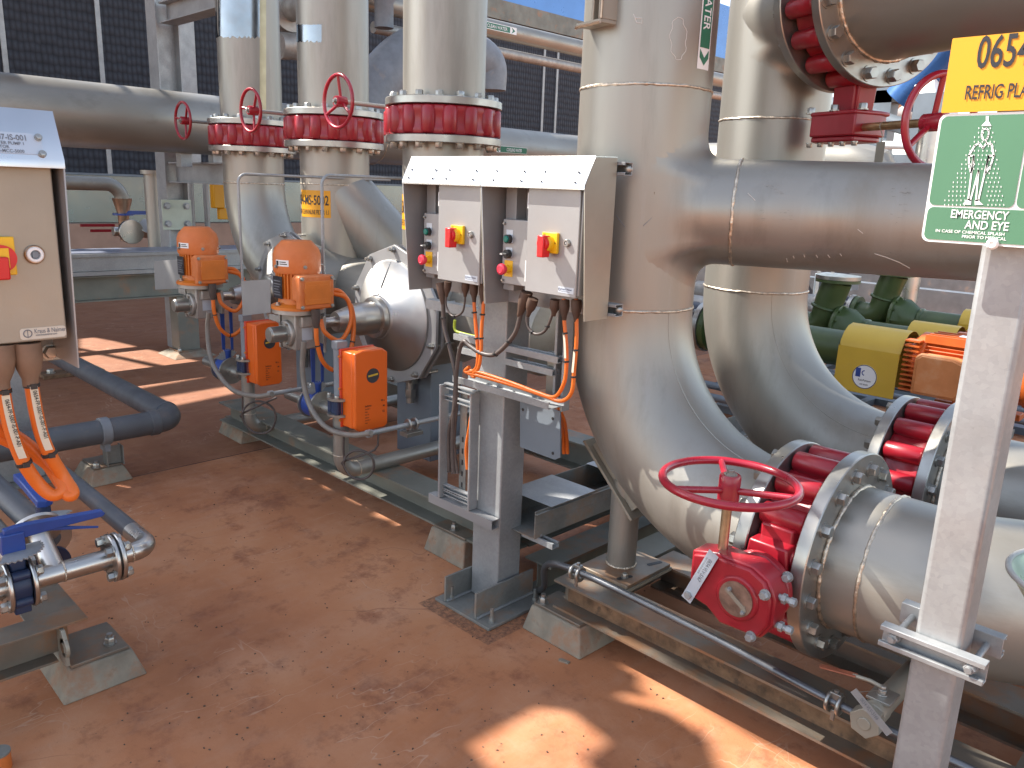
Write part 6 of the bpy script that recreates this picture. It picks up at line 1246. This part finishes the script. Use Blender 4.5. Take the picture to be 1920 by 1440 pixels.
# ================= PUMPS ON THE RIGHT
def pump(label):
    p = root('pump_set', label, 'pump', (0, 0, 0), group='olive green pump sets with orange motors'); L_ = dict(local=True); zc = .62
    b = MB(); b.tube(fillet([V((-1.16, 0, zc)), V((-.90, 0, zc)), V((-.86, 0, zc+.30)), V((-.80, 0, zc+.50))], .2, 10), .145, 40); b.torus((-.88, 0, zc+.22), V((.2, 0, 1)), .145, .018, 40, 8); b.cyl((-.90, 0, zc-.2), (-.90, 0, zc-.05), .15, n=30); b.cyl((-1.2, 0, zc), (-1.15, 0, zc), .20, n=40); b.build('elbow_casing', PUMPG, p, **L_)
    b = MB(); b.lathe([(.25, 0), (.255, .01), (.255, .035), (.23, .04)], (-.74, 0, zc), X_, 40); bolts_on(b, (-.705, 0, zc), X_, .235, 12, .024, .018); b.lathe([(.24, .03), (.235, .16), (.14, .28)], (-.74, 0, zc), X_, 8); b.lathe([(.15, .28), (.15, .31), (.135, .32), (.135, .74)], (-.74, 0, zc), X_, 40); b.build('bearing_housing', PUMPG, p, **L_)
    b = MB(); b.cyl((-.80, 0, zc+.49), (-.80, 0, zc+.52), .22, n=44); b.build('discharge_flange', PUMPG, p, **L_)
    for p_, q_, r_ in (((-.80, 0, zc+.523), (-.80, 0, zc+.56), .22), ((-1.25, 0, zc), (-1.205, 0, zc), .215), ((-1.66, 0, zc), (-1.6, 0, zc), .215)): b = MB(); b.cyl(p_, q_, r_, n=44); b.build('steel_flange', MACH, p, **L_)
    b = MB(); bolts_on(b, (-1.25, 0, zc), -X_, .185, 8, .03, .03); bolts_on(b, (-1.6, 0, zc), X_, .185, 8, .03, .03); b.build('bolt', MACH, p, **L_)
    b = MB(); b.lathe([(.17, 0), (.19, .08), (.185, .16), (.195, .24), (.175, .35)], (-1.6, 0, zc), X_, 40); b.build('rubber_bellows', pm('navy_rubber_bellows', (.012, .014, .032), .45) if 'NB' not in globals() else NB, p, **L_)
    b = MB(); b.tube([(-3.4, 0, zc), (-1.66, 0, zc)], .16, 36); b.build('suction_pipe', GEARG, p, **L_)
    b = MB(); P = [(-.21, .36), (-.205, zc+.06)]
    for i in range(9): a = pi-pi*i/8; P.append((.195*cos(a), zc+.02+.185*sin(a)))
    P += [(.205, zc+.06), (.21, .36)]; Q = [(x*.985, z-.004) for x, z in P[::-1]]
    b.prism(P+Q, (.0, 0, 0), Y_, Z_, X_, .43); gd = b.build('coupling_guard', YELG, p, **L_)
    b = MB(); b.cyl((.215, -.2065, zc-.14), (.215, -.2095, zc-.14), .087, n=48); r_ = b.build('round_sticker', WHT, gd, **L_)
    b = MB(); b.torus((.215, -.2098, zc-.14), Y_, .084, .0025, 48, 6); b.build('sticker_edge', INKB, r_, **L_)
    b = MB(); b.prism([(.150, zc-.145), (.185, zc-.145), (.185, zc-.08), (.150, zc-.08)], (0, -.2100, 0), X_, Z_, -Y_, .0006)
    for k, rr in enumerate((.034, .02)):
        arc = [(.212+rr*cos(a), zc-.112+rr*sin(a)) for a in [pi/2+pi*i/10 for i in range(11)]]; arc += [(.212+(rr-.007)*cos(a), zc-.112+(rr-.007)*sin(a)) for a in [pi*1.5-pi*i/10 for i in range(11)]]
        b.prism(arc, (0, -.2102, 0), X_, Z_, -Y_, .0006) if k else None
    b.build('sticker_emblem', BLUE, r_, **L_)
    vs, fs, wd = glyphs('RuhrPumpen'); k = .0145/.72; bb = MB(); bb.add([(.218+(x-wd/2)*k*.85, -.2105, zc-.172+y*k) for x, y, _ in vs], fs)
    vs, fs, wd = glyphs('1300 768 895'); k = .010/.72; bb.add([(.215+(x-wd/2)*k*.8, -.2105, zc-.2+y*k) for x, y, _ in vs], fs); bb.build('lettering', INK, r_, **L_)
    # motor
    n = 40; P = []
    for i in range(n):
        for f, rr in ((0, .165), (.2, .19), (.42, .19), (.62, .165)): a = 2*pi*(i+f)/n; P.append((rr*cos(a), rr*sin(a)))
    b = MB(); b.prism(P, (.56, 0, zc+.01), Y_, Z_, X_, .62); b.lathe([(.1, .0), (.17, .02), (.2, .05), (.2, .11)], (.46, 0, zc+.01), X_, 44); b.lathe([(.2, 0), (.21, .03), (.2, .2), (.14, .24)], (1.18, 0, zc+.01), X_, 44)
    for i in range(11): b.box((.455, -.215, zc-.18+i*.034), (.55, -.13, zc-.168+i*.034)); b.box((.455, .13, zc-.18+i*.034), (.55, .215, zc-.168+i*.034))
    for i in range(4): b.box((.56, -.15+.08*i, zc+.16), (1.16, -.138+.08*i, zc+.215))
    mb_ = b.build('motor_body', pm('orange_pump_motor', (.55, .12, .02), .42, 0, .14, 8, .05, 160) if 'OPM' not in globals() else OPM, p, **L_)
    b = MB(); b.prism([(.0, -.13), (.26, -.13), (.30, -.09), (.30, .10), (.22, .13), (.03, .13), (0, .10)], (.58, -.20, zc-.03), X_, Z_, -Y_, .13); b.prism([(-.012, -.14), (.27, -.14), (.315, -.09), (.315, .11), (.22, .142), (.02, .142), (-.012, .11)], (.58, -.295, zc-.03), X_, Z_, -Y_, .03); tb_ = b.build('terminal_box', pm('pale_orange_box', (.60, .22, .07), .5, 0, .15, 5, .05, 140, .06, [((.60, .34, .18), 5, .5, .5)]) if 'POB' not in globals() else POB, p, bevel=.012, **L_)
    vs, fs, wd = glyphs('TECO'); k = .05/.72; bb = MB(); bb.add([(.665-y*k, -.3268, zc-.115+x*k*.9) for x, y, _ in vs], fs); bb.build('lettering', POB, tb_, **L_)
    b = MB(); b.torus((.86, 0, zc+.265), V((0, 1, 0)), .042, .015, 32, 10); b.cyl((.86, 0, zc+.17), (.86, 0, zc+.225), .022, n=16); b.build('lifting_eye', OPM if 'OPM' in globals() else ORGD, mb_, **L_)
    b = MB(); b.box((.74, -.06, zc+.216), (.86, .02, zc+.219)); b.build('rating_plate', TAGB, mb_, **L_)
    b = MB(); b.box((.60, -.24, .30), (1.14, -.12, .345)); b.box((.60, .12, .30), (1.14, .24, .345)); b.box((.80, -.2, .345), (.86, .2, zc-.12)); b.build('motor_feet', OPM if 'OPM' in globals() else ORGD, mb_, bevel=.005, **L_)
    b = MB(); b.box((.55, -.27, .24), (.72, -.10, .298)); b.box((1.0, -.27, .24), (1.17, -.10, .298)); [b.bolt((x, -.18, .345), Z_, .04, .03) for x in (.64, 1.08)]; b.build('packer', GALVD, p, bevel=.003, **L_)
    b = MB(); b.box((-.9, -.32, .19), (1.5, -.22, .24)); b.box((-.9, .22, .19), (1.5, .32, .24)); b.box((-.9, -.32, .0), (1.5, .32, .06)); [b.box((x, -.219, .19), (x+.06, .219, .24)) for x in (-.8, .1, .45, 1.3)]; b.build('base_frame', GREYST, p, **L_)
    b = MB(); b.tube([(-1.3, -.36, .215), (1.6, -.36, .215)], .03, 16); b.tube([(-1.3, -.43, .14), (1.6, -.43, .14)], .03, 16); b.build('base_rail', GREYST, p, **L_)
    b = MB(); b.box((-.5, -.14, .24), (-.36, .14, zc-.1)); b.build('pedestal', PUMPG, p, **L_)
    return p
OPM = pm('orange_pump_motor', (.55, .12, .02), .42, 0, .14, 8, .05, 160); NB = pm('navy_rubber_bellows', (.012, .014, .032), .45); POB = pm('pale_orange_box', (.60, .22, .07), .5, 0, .15, 5, .05, 140, .06, [((.60, .34, .18), 5, .5, .5)])
P1 = pump('nearest olive pump set, its yellow coupling guard carrying a round white sticker')
gx = onY(1580, 650, 5.85).x; P1.location = (gx, 5.98, 0); WM[P1] = MX.Translation(P1.location)
P2 = copy_tree(P1, (onY(1712, 592, 7.25).x, 7.3, 0), 0, 'middle olive pump set with its tall elbow just above the nearest yellow guard')
P3 = copy_tree(P1, (onY(1808, 565, 8.5).x, 8.6, 0), 0, 'farthest olive pump set, only its green casing seen under the branch pipe')
P2.scale = (.88, .88, .88); P3.scale = (.88, .88, .88)
# things glimpsed through the gap at upper right
YG = 11.
def gap(x, y, Y=YG): return onY(x, y, Y)
simple_pipe('fat blue duct slanting down behind the yellow sign', [gap(1800, 70), gap(1690, 190)], .23, BLUESTEEL, 44, name='blue_duct', cat='duct')
o = root('white_collar', 'round white flanged collar on the blue duct beside the yellow sign', 'collar', gap(1755, 205)); b = MB(); b.cyl(gap(1742, 205), gap(1775, 190), .34, n=40); b.cyl(gap(1746, 203), gap(1742, 205), .37, n=40); b.build('collar_ring', WHT, o)
def colm(label, x0, x1, y0, y1, mat, Y=YG, d=.25, name='steel_upright', cat='column'):
    a, c = gap(x0, y0, Y), gap(x1, y1, Y); b = MB(); b.box((a.x, Y, min(c.z, a.z)), (c.x, Y+d, max(a.z, c.z))); return tag(b.build(name, mat, base=V((a.x, Y, 0))), label, cat)
colm('blue grey steel upright behind the red gearbox neck at upper right', 1622, 1652, 120, 330, GREYST)
colm('dark horizontal beam across the sky gap at upper right', 1640, 1712, 170, 190, BLK, name='cross_beam', cat='beam')
colm('grey steel upright behind the red handwheel at upper right', 1716, 1742, 175, 360, GREYST, 10.6)
simple_pipe('grey sloping pipe crossing the sky gap behind the red gearbox', [gap(1555, 196), gap(1780, 262)], .10, GREYST, 28)
simple_pipe('bright hooped pipe loop beside the white vessel in the sky gap', [gap(1672, 215, 11.6), gap(1672, 182, 11.6), gap(1725, 195, 11.6)], .06, POLISH, 20, .2)
b = MB(); q = gap(1690, 205, 12.2); b.lathe([(.001, -.5), (.22, -.42), (.26, -.3), (.26, .5), (.001, .55)], q, X_, 40); tag(b.build('white_vessel', WHT, base=q), 'small white vessel in the sky gap at upper right', 'vessel')
b = MB(); q = gap(1590, 305, 9.5); b.tube([q+V((-2.2, 0, 0)), q+V((.05, 0, 0)), q+V((.35, .02, -.05)), q+V((.55, .03, -.25))], [.24, .24, .21, .1], 40); tag(b.build('drum', STEELX, base=q), 'rounded grey drum end peeping over the branch pipe below the red gearbox', 'drum')
colm('long low grey box beam just above the branch pipe at upper right', 1560, 1760, 290, 318, GREYST, 10.2, .4, 'box_beam', 'beam')
b = MB(); q = gap(1742, 270, 9.8); b.cyl((q.x, q.y, .0), (q.x, q.y, gap(1742, 232, 9.8).z), .13, n=36); tag(b.build('pale_cylinder', POLISH, base=q), 'pale upright cylinder behind the red handwheel at upper right', 'pipe')
simple_pipe('white pipe run low in the sky gap', [gap(1655, 272, 10.9), gap(1700, 273, 10.9)], .05, WHT, 20)
# dark low plant beyond the pumps
for i, (yy, h, m_, lab) in enumerate(((10.5, .35, PVC, 'low grey skid beam on the ground beyond the pumps'), (12.4, .5, PVC, 'long low dark skid beam farther beyond the pumps'), (15, .7, PVC, 'low dark plant rail at the far edge of the slab'))):
    b = MB(); b.box((-9+i, yy, .1), (3, yy+.25, h)); [b.box((x, yy+.02, 0), (x+.2, yy+.23, .1)) for x in (-8+i, -5, -2, 1)]; tag(b.build('skid_beam', m_, base=(-3, yy, 0)), lab, 'beam')
o = root('equipment_box', 'blue grey equipment box with side straps beyond the olive pumps', 'box', gap(1545, 545, 9.3)); a, c = gap(1528, 512, 9.3), gap(1562, 572, 9.3); b = MB(); b.box((a.x, 9.3, c.z-.3), (c.x, 9.6, a.z)); b.build('body', GREYST, o, bevel=.01); b = MB(); [b.box((x, 9.29, c.z-.35), (x+.04, 9.298, a.z+.1)) for x in (a.x+.03, c.x-.07)]; b.build('strap', GALV, o)
colm('pale grey equipment rail right of the blue grey box beyond the pumps', 1566, 1596, 525, 545, GREYST, 9.25, .2, 'equipment_rail', 'rail')
# loose chip and grit on the floor
q = onZ(1058, 1241); b = MB(); b.prism([(-.02, -.008), (.018, -.010), (.022, .006), (-.015, .010), (-.024, .002)], q, V((.95, .3, 0)), V((-.3, .95, 0)), Z_, .006); tag(b.build('concrete_chip', CONC, base=q, bevel=.001), 'flat concrete chip lying in front of the bolted plinth', 'chip')
b = MB()
for i in range(420):
    px_ = random.uniform(150, 1250); py_ = random.uniform(900, 1440); q = onZ(px_, py_); s = random.uniform(.0012, .0042); a = random.uniform(0, pi)
    u, v = V((cos(a), sin(a), 0)), V((-sin(a), cos(a), 0)); b.prism([(-s, -s*.6), (s, -s*.5), (s*.7, s*.6), (-s*.6, s*.5)], q-Z_*.0004, u, v, Z_, s*random.uniform(.4, .9))
tag(b.build('grit', pm('dark_grit', (.10, .06, .04), .9, 0, .6, 40), base=(0, 0, 0)), 'scattered dark grit on the red floor', 'grit', kind='stuff')

# ================= UNSEEN SUN BLOCKER, ADDED TO SHADE THE AISLE AND SHAPE THE SUN PATCHES
ZD = 9.0
def up(p): p = V(p); return p+SUN*((ZD-p.z)/SUN.z)
def hull(P):
    P = sorted(set((round(p.x, 4), round(p.y, 4)) for p in P))
    def half(P):
        H = []
        for p in P:
            while len(H) > 1 and (H[-1][0]-H[-2][0])*(p[1]-H[-2][1])-(H[-1][1]-H[-2][1])*(p[0]-H[-2][0]) <= 0: H.pop()
            H.append(p)
        return H[:-1]
    return half(P)+half(P[::-1])
HO = []  # holes in the added blocker, placed to let sun patches through
def gpoly(pts, z=0.): HO.append([(q.x, q.y) for q in (up(onZ(x, y, z)) for x, y in pts)])
def vol(a, c): HO.append(hull([up((x, y, z)) for x in (a[0], c[0]) for y in (a[1], c[1]) for z in (a[2], c[2])]))
def ball(p, r): q = up(p); HO.append([(q.x+r*1.3*cos(2*pi*i/10), q.y+r*sin(2*pi*i/10)) for i in range(10)])
gpoly([(1165, 1246), (1215, 1256), (1285, 1300), (1420, 1385), (1560, 1452), (1500, 1560), (1380, 1500), (1352, 1440), (1330, 1385), (1255, 1335), (1158, 1308), (1172, 1302), (1228, 1314), (1202, 1288), (1207, 1270)])
gpoly([(886, 1400), (1012, 1328), (1053, 1335), (1066, 1331), (1143, 1392), (1100, 1425), (1125, 1470), (930, 1450)])
gpoly([(1187, 1198), (1230, 1212), (1275, 1242), (1340, 1275), (1640, 1420), (1668, 1442), (1640, 1446), (1400, 1312)], .13)
gpoly([(150, 628), (215, 640), (330, 668), (412, 686), (345, 693), (150, 652)])
gpoly([(150, 657), (322, 696), (240, 709), (150, 684)])
gpoly([(240, 713), (372, 698), (382, 708), (256, 730)]); gpoly([(300, 745), (432, 724), (446, 737), (318, 763)])
for P in ([(576, 897), (600, 889), (609, 898), (590, 902)], [(653, 933), (675, 928), (702, 946), (692, 952)], [(703, 966), (722, 954), (748, 970), (740, 977)], [(770, 851), (829, 834), (830, 845), (780, 858)]): gpoly(P)
for P in ([(697, 925), (714, 917), (735, 930), (722, 938)], [(571, 861), (592, 854), (599, 864), (580, 869)], [(545, 801), (575, 796), (577, 804), (552, 807)]): gpoly(P, .14)
vol((-2.75, 1.91, 1.24), (-1.60, 2.08, 1.83))
vol((-2.30, 2.11, .40), (-2.14, 2.14, .9))
vol((-2.03, 2.20, 1.85), (-1.85, 2.66, 2.75))
vol((-2.05, 3.15, 1.05), (-1.75, 3.62, 2.8))
vol((-5.03, 2.87, .95), (-4.7, 3.33, 1.75)); vol((-3.88, 2.85, 1.0), (-3.5, 3.28, 2.7))
vol((-4.05, 2.62, .98), (-3.45, 2.72, 1.40))
ball((-3.17, 2.13, .93), .05)
ball((-1.21, 1.94, .905), .07); ball((-.92, 2.05, .905), .06); ball((-.98, 2.12, .70), .07); ball((-1.0, 2.25, .93), .06); ball((-.88, 2.30, .90), .05)
vol((-.50, 1.40, 1.02), (-.2, 1.56, 2.1))
vol((-.36, 2.1, .62), (.3, 2.5, 1.1))
vol((-1.2, 1.8, 2.3), (-.2, 3.0, 3.0))
ball((-2.15, 2.05, .70), .05); ball(onY(870, 758, 2.10), .04)
vol((gx+.62, 5.72, .60), (gx+1.2, 5.95, .93)); vol((-5.05, gc0.y, .45), (-4.95, gc1.y, .85))
for x0_, x1_ in ((42, 222), (246, 300), (318, 412)):
    q0_, q1_ = onX(x0_, 145, -7.1), onX(x1_, 160, -7.1); vol((-7.25, q0_.y, 2.32), (-7.0, q1_.y, 2.39))
BX = (-17.2, -5.2, -6.2, 5.2)   # x0, y0, x1, y1 of the added blocker plate
x0, y0, x1, y1 = BX
vv = [V((x0, y0)), V((x1, y0)), V((x1, y1)), V((x0, y1))]; ee = [(0, 1), (1, 2), (2, 3), (3, 0)]
for h in HO:
    i0 = len(vv); vv += [V(p) for p in h]; ee += [(i0+i, i0+(i+1) % len(h)) for i in range(len(h))]
rv, re_, rf_, *_ = delaunay_2d_cdt(vv, ee, [], 0, 1e-5)
def inside(p, P):
    c = False; n = len(P)
    for i in range(n):
        (xa_, ya_), (xb2, yb2) = P[i], P[(i+1) % n]
        if (ya_ > p[1]) != (yb2 > p[1]) and p[0] < (xb2-xa_)*(p[1]-ya_)/(yb2-ya_)+xa_: c = not c
    return c
keep = []
for f in rf_:
    c = sum((rv[i] for i in f), V((0, 0)))/len(f)
    if not (x0 < c.x < x1 and y0 < c.y < y1): continue
    if any(inside(c, h) for h in HO): continue
    keep.append(tuple(f))
b = MB(); b.add([(p.x, p.y, ZD) for p in rv], keep)
dk = root('added_sun_blocker', 'unseen plate with cut-outs, added above the frame to shade the aisle', 'sun blocker', (-11, -2, ZD))
o = b.build('blocker_plate', GREYST, dk); md = o.modifiers.new('thick', 'SOLIDIFY'); md.thickness = .012
